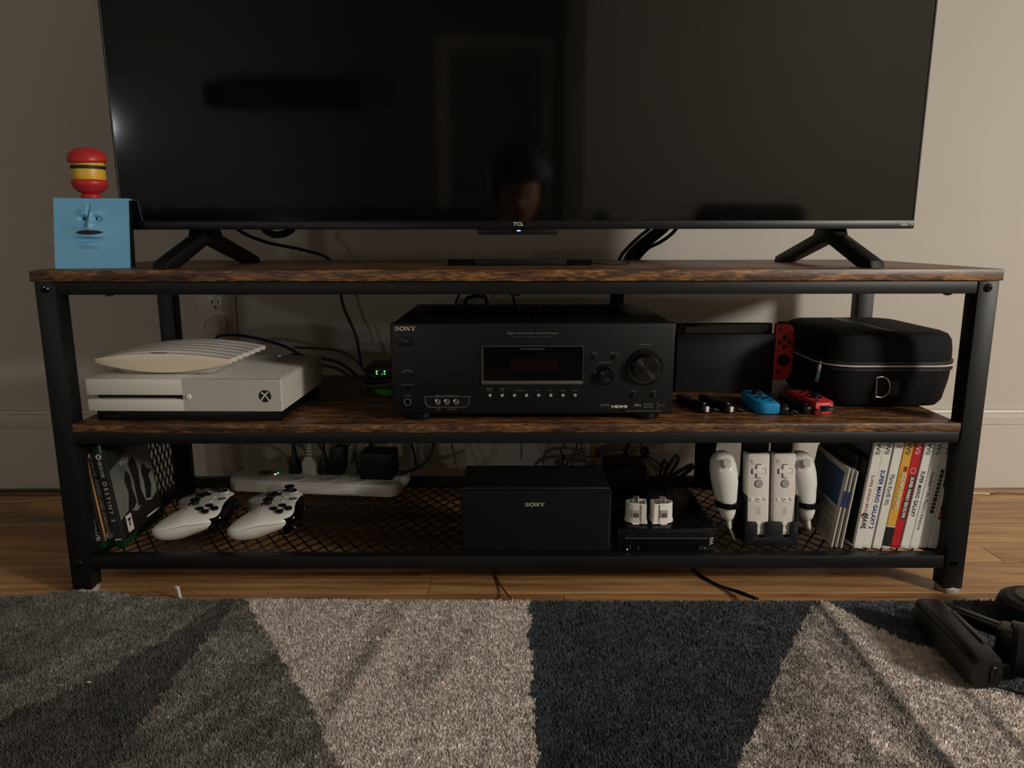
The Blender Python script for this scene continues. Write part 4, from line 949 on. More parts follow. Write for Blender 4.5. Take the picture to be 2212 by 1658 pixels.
# ------------------------------------------------------------------ white gamepads
def gamepad(label, x, y, rz):
    g = thing('gamepad', label, 'game controller', (x, y, BZ + .0290), 0, 'white gamepads on the left of the bottom shelf', rot=(R(0), 0, rz))
    half = [(0, .0310), (.020, .0335), (.036, .0345), (.050, .0330), (.062, .0270), (.0705, .0140), (.0750, -.006), (.0780, -.028), (.0785, -.046), (.0760, -.0610), (.0690, -.0700), (.0600, -.0705), (.0495, -.0635), (.0375, -.0495), (.0260, -.0375), (.0140, -.0300), (0, -.0285)]
    ol_ = half + [(-x_, y_) for x_, y_ in half[-2:0:-1]]
    P = spline([(a, c, 0) for a, c in ol_ + ol_[:1]], 3)[:-1]; P = [(p.x, p.y) for p in P]
    def top(x_, y_, s):
        h = .0185 - .10 * max(0, -y_ - .018) - .6 * max(0, abs(x_) - .045) ** 1.5
        drop = -.17 * max(0, -y_ - .022) - .02 * max(0, -y_)
        return h, drop
    N = 16; bt = B(); rt = []; rbm = []
    for k in range(N + 1):
        s = math.sin(math.pi / 2 * k / N)
        r1 = []; r2 = []
        for x_, y_ in P:
            px_, py_ = x_ * s, y_ * s + (.002 * (1 - s))
            h, dr = top(px_, py_, s); f = math.sqrt(max(0, 1 - s ** 3.6))
            hand = min(1, max(0, (abs(px_) - .022) / .03)) * min(1, max(0, (.025 - py_) / .05))
            r1.append((px_, py_, dr + h * f * .9 + .0012))
            r2.append((px_, py_, dr + .0004 - f * (.016 + .017 * hand)))
        rt.append(r1); rbm.append(r2)
    rt[0] = [(1e-4 * math.cos(i), .002 + 1e-4 * math.sin(i), rt[0][0][2]) for i, p in enumerate(rt[0])]
    rbm[0] = [(1e-4 * math.cos(i), .002 + 1e-4 * math.sin(i), rbm[0][0][2]) for i, p in enumerate(rbm[0])]
    obj('face_shell', loft(bt, rt), m_white2, g, smooth=70)
    obj('back_shell', loft(B(), rbm), m_white2, g, smooth=70)
    zt = lambda x_, y_: (lambda t: t[0] * .9 + t[1] + .0008)(top(x_, y_, 0))
    def stick(x_, y_):
        b = B(); lathe(b, [(.0125, -.006), (.0128, .0006), (.0112, .0012), (.0104, -.001), (.0060, -.001), (.0052, .0060), (.0082, .0074), (.0086, .0096), (.0062, .0102), (.0001, .0088)], 26, T(x_, y_, zt(x_, y_) - .0006)); obj('thumbstick', b, m_rubber, g, label='black thumbstick')
        b = B(); lathe(b, [(.0145, -.004), (.0142, .0007), (.0128, .0011), (.0124, -.002)], 26, T(x_, y_, zt(x_, y_) - .0008), cap=False); obj('stick_collar', b, m_white2, g)
    stick(-.0410, .0100); stick(.0215, -.0135)
    z = zt(-.021, -.013); b = B(); ol2 = [(-.0042, -.0125), (.0042, -.0125), (.0042, -.0042), (.0125, -.0042), (.0125, .0042), (.0042, .0042), (.0042, .0125), (-.0042, .0125), (-.0042, .0042), (-.0125, .0042), (-.0125, -.0042), (-.0042, -.0042)]
    prism(b, [(p[0] - .021, p[1] - .013) for p in ol2], z - .003, z + .0034, 'z', .0008); obj('direction_pad', b, m_rubber, g, smooth=30, label='black direction pad')
    for dx, dy, c, nm in ((0, -.0118, (38, 96, 44), 'green'), (0.0118, 0, (150, 26, 30), 'red'), (-.0118, 0, (34, 66, 120), 'blue'), (0, .0118, (110, 100, 40), 'yellow')):
        x_, y_ = .0425 + dx, .0115 + dy; z = zt(x_, y_); b = B(); lathe(b, [(.0056, -.003), (.0056, .0010), (.0046, .0020), (.0001, .0024)], 20, T(x_, y_, z)); k_ = obj('face_button', b, m_gloss, g, label='black button with a %s letter' % nm)
        b = B(); lathe(b, [(.0058, -.002), (.0066, .0004), (.0064, .0006), (.0056, .0002)], 20, T(x_, y_, z), cap=False); obj('button_rim', b, m_gloss, g)
        L_ = {'green': 'A', 'red': 'B', 'blue': 'X', 'yellow': 'Y'}[nm]
        text(L_, mat(nm + '_letter', tuple(min(255, int(v * 1.5)) for v in c), .4, emit=None), k_, (x_, y_, z + .0024), .0058, face=TOPF, bold=.05)
    for x_, y_ in ((-.0105, .0080), (.0105, .0080)):
        button(g, m_white2, x_, y_, zt(x_, y_) - .001, .0032, .0022)
    e = xmark(g, (0, .0235, zt(0, .0235) + .0002), .0068, TOPF)
    # glossy bumper, then the black triggers behind it
    b = B(); rings = []
    for i in range(25):
        t = -1 + 2 * i / 24; x_ = .0655 * t; y_ = .0345 - .010 * abs(t) ** 3
        rings.append([(x_, y_ - .004, .0125 - .006 * abs(t) ** 2), (x_, y_ + .0022, .0110 - .006 * abs(t) ** 2), (x_, y_ + .0030, .0), (x_, y_ + .0010, -.0195), (x_, y_ - .008, -.0205)])
    loft(b, rings); obj('bumper', b, m_gloss, g, label='glossy black bumper')
    for s_ in (-1, 1):
        b = B(); rings = []
        for k in range(6):
            t = k / 5; rings.append([(s_ * (.043 + .0130 * math.cos(a)), .0300 + .0065 * t ** .6, -.011 - .004 * t + (.0075 - .003 * t) * math.sin(a)) for a in [2 * math.pi * i / 14 for i in range(14)]])
        loft(b, rings); obj('trigger', b, m_black2, g, label='black trigger')
    return g
gamepad('white gamepad with black thumbsticks, the left one beside the green cases', -.5310, .1330, R(-84))
gamepad('white gamepad with black thumbsticks, the right one in front of the power strip', -.4080, .1330, R(-84))

# ------------------------------------------------------------------ power strip and its plugs
ps = thing('power_strip', 'long white power strip with two rows of outlets at the back of the bottom shelf', 'power strip', (-.5645, .2950, BZ + .0006), R(-6.5))
L_, D2, H2 = .3420, .118, .0270
b = B(); prism(b, rrect(L_ / 2, D2 / 2, L_ / 2, D2 / 2, .022, 6), 0, H2, 'z', .006); obj('body', b, m_white, ps)
b = B(); prism(b, [(0.075, 0), (.255, 0), (.275, .012), (.075, .012)], H2 - .0005, H2 + .0006, 'z'); 
m_strip2 = m_white2
obj('front_ledge', box(B(), .085, .262, -.0010, .006, .004, .0185, .002, 2), m_white2, ps)
sw = obj('switch', prism(B(), rrect(.0640, .040, .0150, .0090, .0088, 6), H2 - .001, H2 + .0035, 'z', .002), m_grayplastic, ps, label='dark gray rocker switch')
for x_, y_, m_ in ((.0870, .0440, m_led_teal), (.0850, .0360, m_led_white)):
    b = B(); lathe(b, [(.0017, 0), (.0017, .0006), (.0001, .0010)], 12, T(x_, y_, H2)); obj('status_light', b, m_, ps, label='small glowing light')
for i in range(3):
    cx = .1400 + i * .0610; b = B(); lathe(b, [(.0155, -.0005), (.0152, .0008), (.0140, .0010), (.0135, .0002), (.0001, .0002)], 28, T(cx, .020, H2)); s_ = obj('outlet', b, m_white2, ps)
    for dx, dy in ((-.006, .004), (.006, .004), (0, -.005)): button(s_, m_grayplastic, cx + dx, .020 + dy, H2, .0018, .0004, 'slot', 10)
obj('side_port', box(B(), .3090, .3150, .050, .054, H2 - .001, H2 + .0004), m_ink, ps)
b = B(); loft(b, [[(p[0], p[1], .012) for p in circ(-.004, .085, .018, 20)], [(p[0], p[1], .019) for p in circ(-.004, .085, .018, 20)], [(p[0], p[1], .019) for p in circ(-.004, .085, .012, 20)], [(p[0], p[1], .012) for p in circ(-.004, .085, .012, 20)], [(p[0], p[1], .012) for p in circ(-.004, .085, .018, 20)]], cap=False); obj('hang_loop', b, m_graywhite, ps)
b = B(); tube(b, [(.085, .100, .020), (.060, .118, .048), (.0, .125, .075), (-.03, .13, .10), (-.045, .13, .14)], .0048, 8); obj('cord', b, m_graywhite, ps)
ca, sa = math.cos(R(-6.5)), math.sin(R(-6.5))
def psw(x_, y_): return (-.5645 + x_ * ca - y_ * sa, .2950 + x_ * sa + y_ * ca, BZ + .0006 + H2)
def plug(name, label, x_, m, build, cordpts, cr, y_=.052):
    p = thing(name, label, 'plug', psw(x_, y_), R(-6.5))
    build(p)
    if cordpts: b = B(); tube(b, cordpts, cr, 8); obj('cord', b, m, p)
    return p
def slim(m, w_, h_, d_=.018):
    def f(p):
        rs = [(.0, w_ * .60, d_ * .5), (.004, w_ * .62, d_ * .55), (.018, w_ * .46, d_ * .5), (.022, w_ * .60, d_ * .5), (.026, w_ * .42, d_ * .42), (h_ * .62, w_ * .30, d_ * .32), (h_, w_ * .17, w_ * .17)]
        obj('body', loft(B(), [[(q[0], q[1], z_) for q in rrect(0, 0, hx_, hy_, min(hx_, hy_) * .5, 3)] for z_, hx_, hy_ in rs]), m, p)
    return f
plug('power_plug', 'black tapered plug leftmost on the power strip', .1200, m_black, slim(m_black, .019, .050), [(0, 0, .048), (-.002, .002, .075), (-.004, .006, .11), (-.01, .02, .15)], .0036)
def angled(p):
    obj('body', prism(B(), [(-.0145, 0), (.0150, 0), (.0150, .022), (.0060, .0365), (-.0070, .0365), (-.0145, .024)], -.010, .010, 'y', .002), m_white, p)
    obj('step', box(B(), .0025, .0152, -.0125, -.008, 0, .020, .002, 2), m_white2, p)
    for k in range(3): obj('relief_rib', box(B(), -.0070, .0065, -.006, .006, .0375 + k * .0065, .0420 + k * .0065, .0015, 1), m_white2, p)
plug('power_plug', 'white angular plug with ribbed neck on the power strip', .1530, m_white, angled, [(0, 0, .052), (.001, .001, .075), (.0, .004, .11), (-.004, .02, .15)], .0034)
plug('power_plug', 'slim black plug right of the white plug', .1810, m_black, slim(m_black, .017, .046, .014), [(0, 0, .044), (.001, .002, .075), (.0, .006, .11), (-.006, .02, .15)], .0024)
def flatad(p):
    obj('body', prism(B(), [(-.0170, .002), (.0060, .0), (.0130, .012), (.0170, .0500), (.0140, .0590), (-.0040, .0600), (-.0150, .0480)], -.011, .013, 'y', .0025), m_black, p)
plug('power_adapter', 'upright flat black adapter in the middle of the power strip', .2110, m_black, flatad, [(.012, 0, .045), (.022, .004, .065), (.03, .012, .10), (.03, .02, .14)], .0022)
def ribbed(p):
    obj('body', loft(B(), [[(q[0], q[1], z_) for q in rrect(0, 0, a, c, .003, 3)] for z_, a, c in ((0, .0085, .008), (.003, .0088, .008), (.020, .0070, .007), (.0225, .0092, .008), (.0260, .0066, .006), (.028, .0052, .005))]), m_grayplastic, p)
    for k in range(6): b = B(); lathe(b, [(.0038, -.0012), (.0056 - .0003 * k, 0), (.0038, .0012)], 14, T(0, 0, .0300 + k * .0034)); obj('relief_rib', b, m_grayplastic, p)
plug('power_plug', 'gray plug with finely ribbed neck beside the square adapter', .2420, m_grayplastic, ribbed, [(0, 0, .030), (.001, 0, .050), (.008, .004, .075), (.012, .01, .12)], .0024)
def square(p):
    obj('body', box(B(), -.0325, .0325, -.028, .020, 0, .0540, .003, 3), m_black, p)
    b = B(); tube(b, [(.036, -.010, .010), (.050, -.011, .011), (.058, -.010, .014)], [.0048, .0042, .0036], 8); obj('strain_relief', b, m_black, p)
    b = B(); tube(b, [(.056, -.010, .0135), (.075, -.006, .019), (.094, .0, .034), (.106, .004, .060), (.108, .006, .09), (.106, .01, .13)], .0028, 8); obj('side_cord', b, m_black, p)
plug('power_adapter', 'large square black adapter at the right end of the power strip', .2940, m_black, square, [(-.016, 0, .055), (-.017, .0, .075), (-.017, .002, .12)], .0042)
cable('cord', 'thin black cord slanting behind the square adapter', m_black, [(-.262, .43, .28), (-.255, .42, .245), (-.243, .415, .20), (-.226, .41, .150), (-.214, .405, .120), (-.205, .39, .085)], .0021)
cable('cord', 'dark gray cord slanting behind the white ribbed plug', m_graycab, [(-.452, .42, .22), (-.440, .40, .185), (-.415, .395, .150), (-.400, .39, .12)], .0032)
cable('cord', 'thin gray cord hanging left of the speaker', m_graycab, [(-.175, .43, .26), (-.165, .42, .225), (-.142, .41, .160), (-.128, .405, .105), (-.120, .39, .067)], .0018)
cable('cord', 'thin gray cord hanging above the speaker middle', m_graycab, [(-.010, .42, .27), (.004, .41, .245), (.018, .41, .228), (.018, .41, .190), (.014, .405, .150), (.012, .39, .10)], .0019)

# ------------------------------------------------------------------ tangle of cables behind the speaker
m_flat = mat('beige_cable', (120, 112, 98), .5); m_ycab = mat('yellow_cable', (176, 138, 28), .45); m_wcab = mat('white_cable', (170, 162, 150), .45)
m_wire = mat('black_wire', (16, 16, 16), .4)
def cab(label, m, r, *pts, **k): return cable(k.pop('name', 'cable'), label, m, list(pts), r, **k)
def fit(p):   # the tangle hangs low behind the speaker, close to the shelf
    x, y, z = p; x2 = .142 + (x - .104) * (.62 if x > .104 else .86); z2 = .1076 + (z - .165) * .4526
    return (x2, y, z2 + (.06 if z > .255 else 0))
def cab2(label, m, r, *pts, **k): return cab(label, m, r, *[fit(p) for p in pts], **k)
cab2('thick white cable standing upright behind the speaker', m_wcab, .0062, (.104, .33, .262), (.107, .33, .23), (.110, .33, .195), (.113, .33, .165), (.114, .34, .13))
cab2('thick yellow cable standing upright behind the speaker', m_ycab, .0060, (.117, .335, .262), (.120, .335, .232), (.124, .335, .195), (.128, .335, .165), (.129, .345, .13))
b = B()
lathe(b, [(.0080, 0), (.0080, .0022), (.0072, .0022), (.0072, 0)], 16, T(.1453, .33, .1248), cap=False); lathe(b, [(.0080, 0), (.0080, .0022), (.0072, .0022), (.0072, 0)], 16, T(.1538, .335, .1230), cap=False)
tag(obj('cable_tie', b, m_wire), 'black tie around the white and yellow cables', 'cable tie')
ar = [('upper beige cable bowing left of the white cable', [(.107, .345, .200), (.075, .36, .215), (.035, .37, .212), (.010, .37, .190), (.003, .36, .150)], .0035),
      ('lower beige cable running left from the white cable', [(.107, .345, .190), (.070, .36, .183), (.030, .365, .176), (.0, .36, .168), (-.015, .35, .150)], .0035),
      ('beige cable loop lying just above the speaker', [(.105, .34, .176), (.080, .35, .170), (.050, .36, .168), (.035, .36, .155), (.06, .35, .140)], .0042),
      ('topmost beige cable fanning right from the yellow cable', [(.130, .35, .205), (.160, .36, .225), (.200, .37, .236), (.240, .375, .240), (.285, .39, .232), (.30, .40, .20)], .0038),
      ('second beige cable fanning right from the yellow cable', [(.130, .35, .202), (.165, .36, .214), (.205, .365, .225), (.245, .37, .226), (.275, .38, .212)], .0038),
      ('third beige cable fanning right from the yellow cable', [(.130, .35, .198), (.165, .355, .205), (.205, .36, .212), (.240, .365, .215), (.270, .375, .200)], .0038),
      ('fourth beige cable fanning right from the yellow cable', [(.130, .35, .195), (.170, .35, .193), (.210, .355, .190), (.245, .36, .194), (.270, .37, .204)], .0038),
      ('lowest brown cable sloping right from the yellow cable', [(.130, .35, .190), (.175, .35, .184), (.215, .355, .176), (.255, .36, .160), (.290, .36, .128), (.31, .35, .105)], .0030)]
for lb, pts, r in ar: cab2(lb, m_flat, r, *pts, flat=.7)
for i, (lb, pts) in enumerate([('thin black wire crossing left of the white cable', [(.060, .40, .262), (.058, .39, .235), (.045, .37, .205), (.052, .36, .182), (.048, .35, .15)]),
                               ('thin black wire slanting beside the white cable, outer', [(.072, .40, .262), (.085, .38, .232), (.080, .37, .20), (.066, .36, .17), (.058, .35, .14)]),
                               ('thin black wire slanting beside the white cable, inner', [(.088, .40, .262), (.096, .38, .238), (.090, .36, .205), (.075, .36, .18), (.070, .35, .14)])]): cab2(lb, m_wire, .0016, *pts)
cab2('pale thin wire slanting down to the white cable', m_wcab, .0018, (.078, .40, .262), (.090, .38, .240), (.104, .35, .212), (.112, .34, .20))
# round black coil of thin wires with a tied knot
wc_ = thing('wire_coil', 'tied coil of thin black wires with a round knot behind the flat console', 'cable', (.2545, .330, .1290))
b = B(); ball(b, (.002, 0, .006), (.0100, .008, .0095), 16); obj('knot', b, m_wire, wc_)
rnd = random.Random(3)
for i in range(12):
    a = -1.15 + 2.3 * i / 11; R0 = .062 + .012 * rnd.random()
    p = [(.0, 0, .0), (math.sin(a) * R0 * .55, -.008 + .004 * rnd.random(), -.012 - .030 * math.cos(a)), (math.sin(a) * R0 * 1.0 + .006, -.012, -.050 - .022 * rnd.random()), (math.sin(a) * R0 * .55 + .018, -.010, -.088 - .006 * rnd.random()), (.030 + .01 * rnd.random(), -.004, -.098)]
    b = B(); tube(b, [(x * .78, y, z * .56) for x, y, z in p], .0009, 6); obj('wire', b, m_wire, wc_)
m_ribbon = mat('gray_ribbon_cable', (64, 62, 58), .45)
for i, (lb, pts) in enumerate([('gray ribbon cable loop standing tallest beside the wire coil', [(.286, .300, .078), (.296, .303, .104), (.310, .306, .126), (.318, .306, .129), (.317, .306, .118), (.296, .300, .084)]),
                               ('gray ribbon cable loop pointing up left of the tall one', [(.280, .295, .078), (.282, .295, .102), (.287, .295, .121), (.293, .295, .120), (.293, .295, .104), (.286, .292, .080)]),
                               ('gray ribbon cable loop sticking out farthest right', [(.288, .290, .078), (.312, .294, .098), (.336, .298, .111), (.345, .298, .114), (.343, .298, .107), (.310, .290, .084)]),
                               ('gray ribbon cable loop lying lowest on the right', [(.288, .285, .074), (.312, .286, .086), (.330, .288, .090), (.337, .288, .086), (.326, .286, .079), (.296, .282, .072)])]):
    b = B()
    for k in range(4): tube(b, [(p[0], p[1] + .0030 * k, p[2] + .0006 * k) for p in pts], .0016, 6)
    tag(obj('ribbon_cable', b, m_ribbon), lb, 'cable')
# dark boxy adapter behind the speaker
pb_ = thing('power_brick', 'dim dark power brick behind the speaker, below the beige cables', 'power adapter', (.168, .225, BZ + .0008))
b = B(); box(b, 0, .075, 0, .085, 0, .070, .006, 3); obj('body', b, mat('dark_gray_plastic', (40, 39, 35), .55), pb_)
b = B(); tube(b, [(.04, .088, .03), (.045, .105, .05), (.06, .12, .09)], .0035, 8); obj('cord', b, m_black, pb_)

# ------------------------------------------------------------------ floor cords and scraps
m_brownw = mat('brown_wire', (86, 56, 40), .45); m_clearw = mat('pale_clear_wire', (196, 176, 146), .25)
cab('thin brown cord crossing the floor under the middle of the console', m_brownw, .0013, (-.055, .20, .0016), (-.040, .10, .0016), (-.030, .045, .0018), (-.016, -.005, .006), (-.008, -.035, .012))
cab('black twin cord crossing the floor right of centre', m_wire, .0020, (.285, .20, .0024), (.300, .085, .0024), (.318, .038, .0024), (.342, .0, .0060), (.362, -.040, .0140), name='floor_cord')
cab('second black cord lying close beside the twin cord', m_wire, .0016, (.283, .20, .0020), (.302, .07, .0020), (.326, .028, .0022), (.350, -.003, .0070), (.366, -.040, .0140), name='floor_cord')
cw = cab('brown and clear speaker wire on the floor at the right wall', m_brownw, .0017, (1.03, .445, .0020), (1.06, .452, .0020), (1.10, .447, .0020), (1.15, .440, .0020), (1.22, .43, .0020), name='speaker_wire')
b = B(); tube(b, [(.952, .440, .0019), (.985, .450, .0022), (1.030, .4452, .0021)], .0019, 8); obj('clear_end', b, m_clearw, cw, label='pale clear stripped end')
cab('short pale wire end on the floor beside the right leg', m_clearw, .0016, (.80, .405, .002), (.835, .412, .002), (.868, .41, .002), name='speaker_wire')
for lb, pts, r in (('thick black cord at the foot of the left wall', [(-1.32, .462, .0036), (-1.20, .466, .0036), (-1.06, .470, .0040), (-.98, .468, .0036), (-.93, .465, .0036)], .0034),
                   ('brown cord at the foot of the left wall', [(-1.30, .440, .0020), (-1.15, .452, .0020), (-1.05, .448, .0020), (-.95, .455, .0020), (-.86, .458, .0020)], .0015),
                   ('thin pale cord curving on the floor at the far left', [(-1.30, .470, .0014), (-1.14, .430, .0014), (-1.08, .408, .0014), (-1.0, .425, .0014), (-.93, .452, .0014)], .0009)):
    cab(lb, m_wire if 'black' in lb else (m_brownw if 'brown' in lb else m_clearw), r, *pts, name='floor_cord')
sc_ = thing('paper_scrap', 'tiny curled white paper scrap standing on the floor at the rug edge', 'paper scrap', (-.5225, -.012, .001), R(20))
b = B(); n = 6
loft(b, [[(-.0045 - .004 * t, .002 * math.sin(3 * t), .021 * t + .002), (.0015 - .002 * t, -.0015 * t, .0215 * t), ] for t in [i / n for i in range(n + 1)]], cap=False, closed=False)
o = obj('scrap', b, mat('white_paper', (225, 220, 212), .7), sc_); md_ = o.modifiers.new('thickness', 'SOLIDIFY'); md_.thickness = .0005
# ------------------------------------------------------------------ rug: dyed pile, one tuft per stitch
m_pile = bpy.data.materials.new('rug_pile'); m_pile.use_nodes = True
nt = m_pile.node_tree; p_ = nt.nodes['Principled BSDF']; p_.inputs['Roughness'].default_value = .8; p_.inputs['Specular IOR Level'].default_value = .3
p_.inputs['Sheen Weight'].default_value = .25
at = nt.nodes.new('ShaderNodeAttribute'); at.attribute_name = 'dye'; nt.links.new(at.outputs['Color'], p_.inputs['Base Color'])
rg = np.random.default_rng(11)
def smooth_noise(x, y, sx, sy, seed):
    g = np.random.default_rng(seed).random((64, 64)); u = (x * sx) % 63; v = (y * sy) % 63
    i = np.floor(u).astype(int); j = np.floor(v).astype(int); fu = u - i; fv = v - j; fu = fu * fu * (3 - 2 * fu); fv = fv * fv * (3 - 2 * fv)
    i2 = (i + 1) % 64; j2 = (j + 1) % 64
    return (g[i, j] * (1 - fu) + g[i2, j] * fu) * (1 - fv) + (g[i, j2] * (1 - fu) + g[i2, j2] * fu) * fv
def dye(x, y):
    L = lambda c: np.array(lin(c)[:3])
    n = len(x)
    wob = (smooth_noise(x + 5, y + 5, 60, 60, 1) - .5) * .012 + (smooth_noise(x + 5, y + 5, 300, 300, 2) - .5) * .006
    xa = x + wob
    lineA = np.interp(-y, [.039, .327, .398, .9], [-.4104, -.2235, -.1812, .10])
    lineB = np.interp(-y, [.03, .398, .9], [.0198, .0149, .012])
    lineC = np.interp(-y, [.03, .047, .112, .2, .309, .398, .9], [.463, .4553, .4001, .3447, .2777, .2211, -.10])
    lineE = np.interp(-y, [.03, .0497, .1058, .1506, .1777, .2794, .9], [.456, .4695, .4998, .5302, .5627, .5991, .84])
    A = xa < lineA; Bm = (xa >= lineA) & (xa < lineB); Cm = (xa >= lineB) & (xa < lineC); Em = (xa >= lineC) & (xa > lineE); Dm = (xa >= lineC) & ~Em
    c = np.zeros((n, 3))
    f1 = smooth_noise(x + 5, y + 5, 38, 38, 3)[:, None]; f2 = smooth_noise(x + 5, y + 5, 120, 120, 4)[:, None]
    f3 = smooth_noise(x + 5, y + 5, 260, 260, 8)[:, None]
    # streak directions
    sA = smooth_noise(x * .86 - y * .5 + 6, x * .5 + y * .86 + 6, 46, 9, 5)[:, None]
    sB = smooth_noise(x * .97 - y * .2 + 6, x * .2 + y * .97 + 6, 52, 8, 6)[:, None]
    sD = smooth_noise(x + 6, y + 6, 70, 5, 7)[:, None]
    cA = L((126, 123, 115)) * (1 - .50 * f1) + L((150, 145, 136)) * .40 * f2
    cA = cA * (.55 + .75 * sA) * (.55 + .9 * f3)
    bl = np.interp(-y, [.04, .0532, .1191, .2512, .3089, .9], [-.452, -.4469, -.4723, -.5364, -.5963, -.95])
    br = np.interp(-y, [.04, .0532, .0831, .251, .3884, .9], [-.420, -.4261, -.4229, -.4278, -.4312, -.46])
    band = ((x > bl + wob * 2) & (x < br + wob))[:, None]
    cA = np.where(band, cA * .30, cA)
    cB = 1.72 * L((200, 189, 180)) * (.72 + .42 * f2) * (.62 + .62 * sB) * (.75 + .5 * f3)
    d1 = np.interp(-y, [.05, .319, .4], [-.1698, -.2256, -.245]); st = np.exp(-((x - d1) / .014) ** 2)[:, None]; cB = cB * (1 - .42 * st)
    d2 = np.interp(-y, [.1, .2762, .4], [-.062, -.1203, -.16]); st = np.exp(-((x - d2) / .011) ** 2)[:, None] * ((-y > .12) & (-y < .26))[:, None]; cB = cB * (1 - .30 * st)
    cC = L((44, 47, 51)) * (.50 + .9 * f1 * f2 + .35 * f1) * (.8 + .5 * f3) + L((44, 66, 82)) * (.5 * np.clip(smooth_noise(x + 5, y + 5, 22, 22, 9) - .62, 0, 1))[:, None] * 2.0
    edge = np.exp(-((x - lineB) / .018) ** 2)[:, None]; cC = cC + L((36, 54, 68)) * edge * .55
    cD = 1.60 * L((182, 171, 162)) * (.62 + .50 * f2) * (.85 + .3 * f3) * (.68 + .55 * sD)
    d3 = np.interp(-y, [.05, .065, .2725, .3905, .9], [.456, .4554, .4535, .4531, .45]); st = np.exp(-((x - d3 + .006) / .010) ** 2)[:, None]; cD = cD * (1 - .62 * st)
    cD = np.where((x < d3)[:, None], cD * (.42 + .55 * f1 * (.6 + .8 * f3)), cD * 1.15)
    st = np.exp(-((x - .543) / .007) ** 2)[:, None] * (-y > .2)[:, None]; cD = cD * (1 - .5 * st)
    cE = L((60, 65, 72)) * (.6 + .7 * f2 * f1 + .2 * sD)
    for m_, cc in ((A, cA), (Bm, cB), (Cm, cC), (Dm, cD), (Em, cE)): c[m_] = cc[m_]
    c = np.clip(c, .004, None); mx = c.max(1, keepdims=True); return c * np.minimum(1, .80 / mx)
def edge_y(x): return np.interp(x, [-2, -.79, -.68, -.41, -.08, .41, .8, 2], [-.02, -.026, -.034, -.0335, -.039, -.042, -.041, -.041])
def lift(x, y): return .014 * np.exp(-((x + .655) / .085) ** 2) * np.exp(-((y + .03) / .05) ** 2)
RX0, RX1, RY0 = -1.35, 1.35, -2.1
rug = thing('rug', 'shaggy area rug in gray, beige and dark blue panels in front of the console', 'rug', (0, 0, 0))
# woven backing, a shaped slab with its own edge
nx, ny = 90, 44; Vb = []; Fb = []
for j in range(ny + 1):
    for i in range(nx + 1):
        x = RX0 + (RX1 - RX0) * i / nx; t = (j / ny) ** 1.6; y = (edge_y(x) - .003) * (1 - t) + RY0 * t; Vb.append((x, y, .0098 + float(lift(x, y))))
for j in range(ny):
    for i in range(nx): a = j * (nx + 1) + i; Fb.append((a + nx + 1, a + nx + 2, a + 1, a))
k0 = len(Vb); Vb += [(x, y, .0005) for x, y, z in Vb[:nx + 1]]
for i in range(nx): Fb.append((i, i + 1, k0 + i + 1, k0 + i))
k1 = len(Vb); far = ny * (nx + 1); Vb += [(x, y, .0005) for x, y, z in Vb[far:far + nx + 1]]
for i in range(nx): Fb.append((far + i + 1, far + i, k1 + i, k1 + i + 1))
me = bpy.data.meshes.new('backing'); me.from_pydata(Vb, [], Fb); me.materials.append(m_pile)
va = np.array(Vb); cols = np.concatenate([dye(va[:, 0], va[:, 1]) * .9, np.ones((len(va), 1))], 1)
ca_ = me.color_attributes.new('dye', 'FLOAT_COLOR', 'POINT'); ca_.data.foreach_set('color', cols.astype(np.float32).ravel())
o = bpy.data.objects.new('backing', me); COL.objects.link(o); o.parent = rug
def tufts(x0, x1, y0, pitch, hgt, rad, name, y_top=None):
    gx = np.arange(x0, x1, pitch); gy = np.arange(y0, .0, pitch); X, Y = np.meshgrid(gx, gy); X = X.ravel(); Y = Y.ravel()
    X = X + rg.normal(0, pitch * .45, len(X)); Y = Y + rg.normal(0, pitch * .45, len(Y))
    k = Y < (edge_y(X) if y_top is None else np.minimum(edge_y(X), y_top)); X, Y = X[k], Y[k]; n = len(X)
    clump = smooth_noise(X + 5, Y + 5, 190, 190, 12)
    base = .0100 + lift(X, Y); c = dye(X, Y) * (rg.normal(1, .20, n).clip(.45, 1.6))[:, None]
    sp = rg.random(n) < .04; c[sp] *= 1.7
    h = hgt * rg.uniform(.7, 1.15, n) * (.72 + .5 * clump)
    la = 2 * np.pi * 2 * smooth_noise(X + 5, Y + 5, 120, 120, 13) + rg.normal(0, .7, n); lm = hgt * (.20 + .50 * rg.random(n))
    V = np.zeros((n, 4, 3), np.float32); a0 = rg.uniform(0, 2 * np.pi, n)
    for q in range(3):
        a = a0 + q * 2.0944; V[:, q, 0] = X + np.cos(a) * rad; V[:, q, 1] = Y + np.sin(a) * rad; V[:, q, 2] = base - .001
    V[:, 3, 0] = X + np.cos(la) * lm; V[:, 3, 1] = Y + np.sin(la) * lm; V[:, 3, 2] = base + h
    tri = np.array([[0, 1, 3], [1, 2, 3], [2, 0, 3]], np.int32)
    F = (np.arange(n, dtype=np.int32)[:, None, None] * 4 + tri[None]).reshape(-1, 3)
    me = bpy.data.meshes.new(name); me.vertices.add(n * 4); me.vertices.foreach_set('co', V.ravel())
    me.loops.add(len(F) * 3); me.loops.foreach_set('vertex_index', F.ravel()); me.polygons.add(len(F)); me.polygons.foreach_set('loop_start', np.arange(0, len(F) * 3, 3, dtype=np.int32))
    me.update(); me.validate(); me.materials.append(m_pile)
    cc = np.repeat(c, 4, axis=0); cc = np.concatenate([cc, np.ones((len(cc), 1))], 1).astype(np.float32)
    ca_ = me.color_attributes.new('dye', 'FLOAT_COLOR', 'POINT'); ca_.data.foreach_set('color', cc.ravel())
    me.shade_smooth()
    o = bpy.data.objects.new(name, me); COL.objects.link(o); o.parent = rug; o['kind'] = 'stuff'
    return n
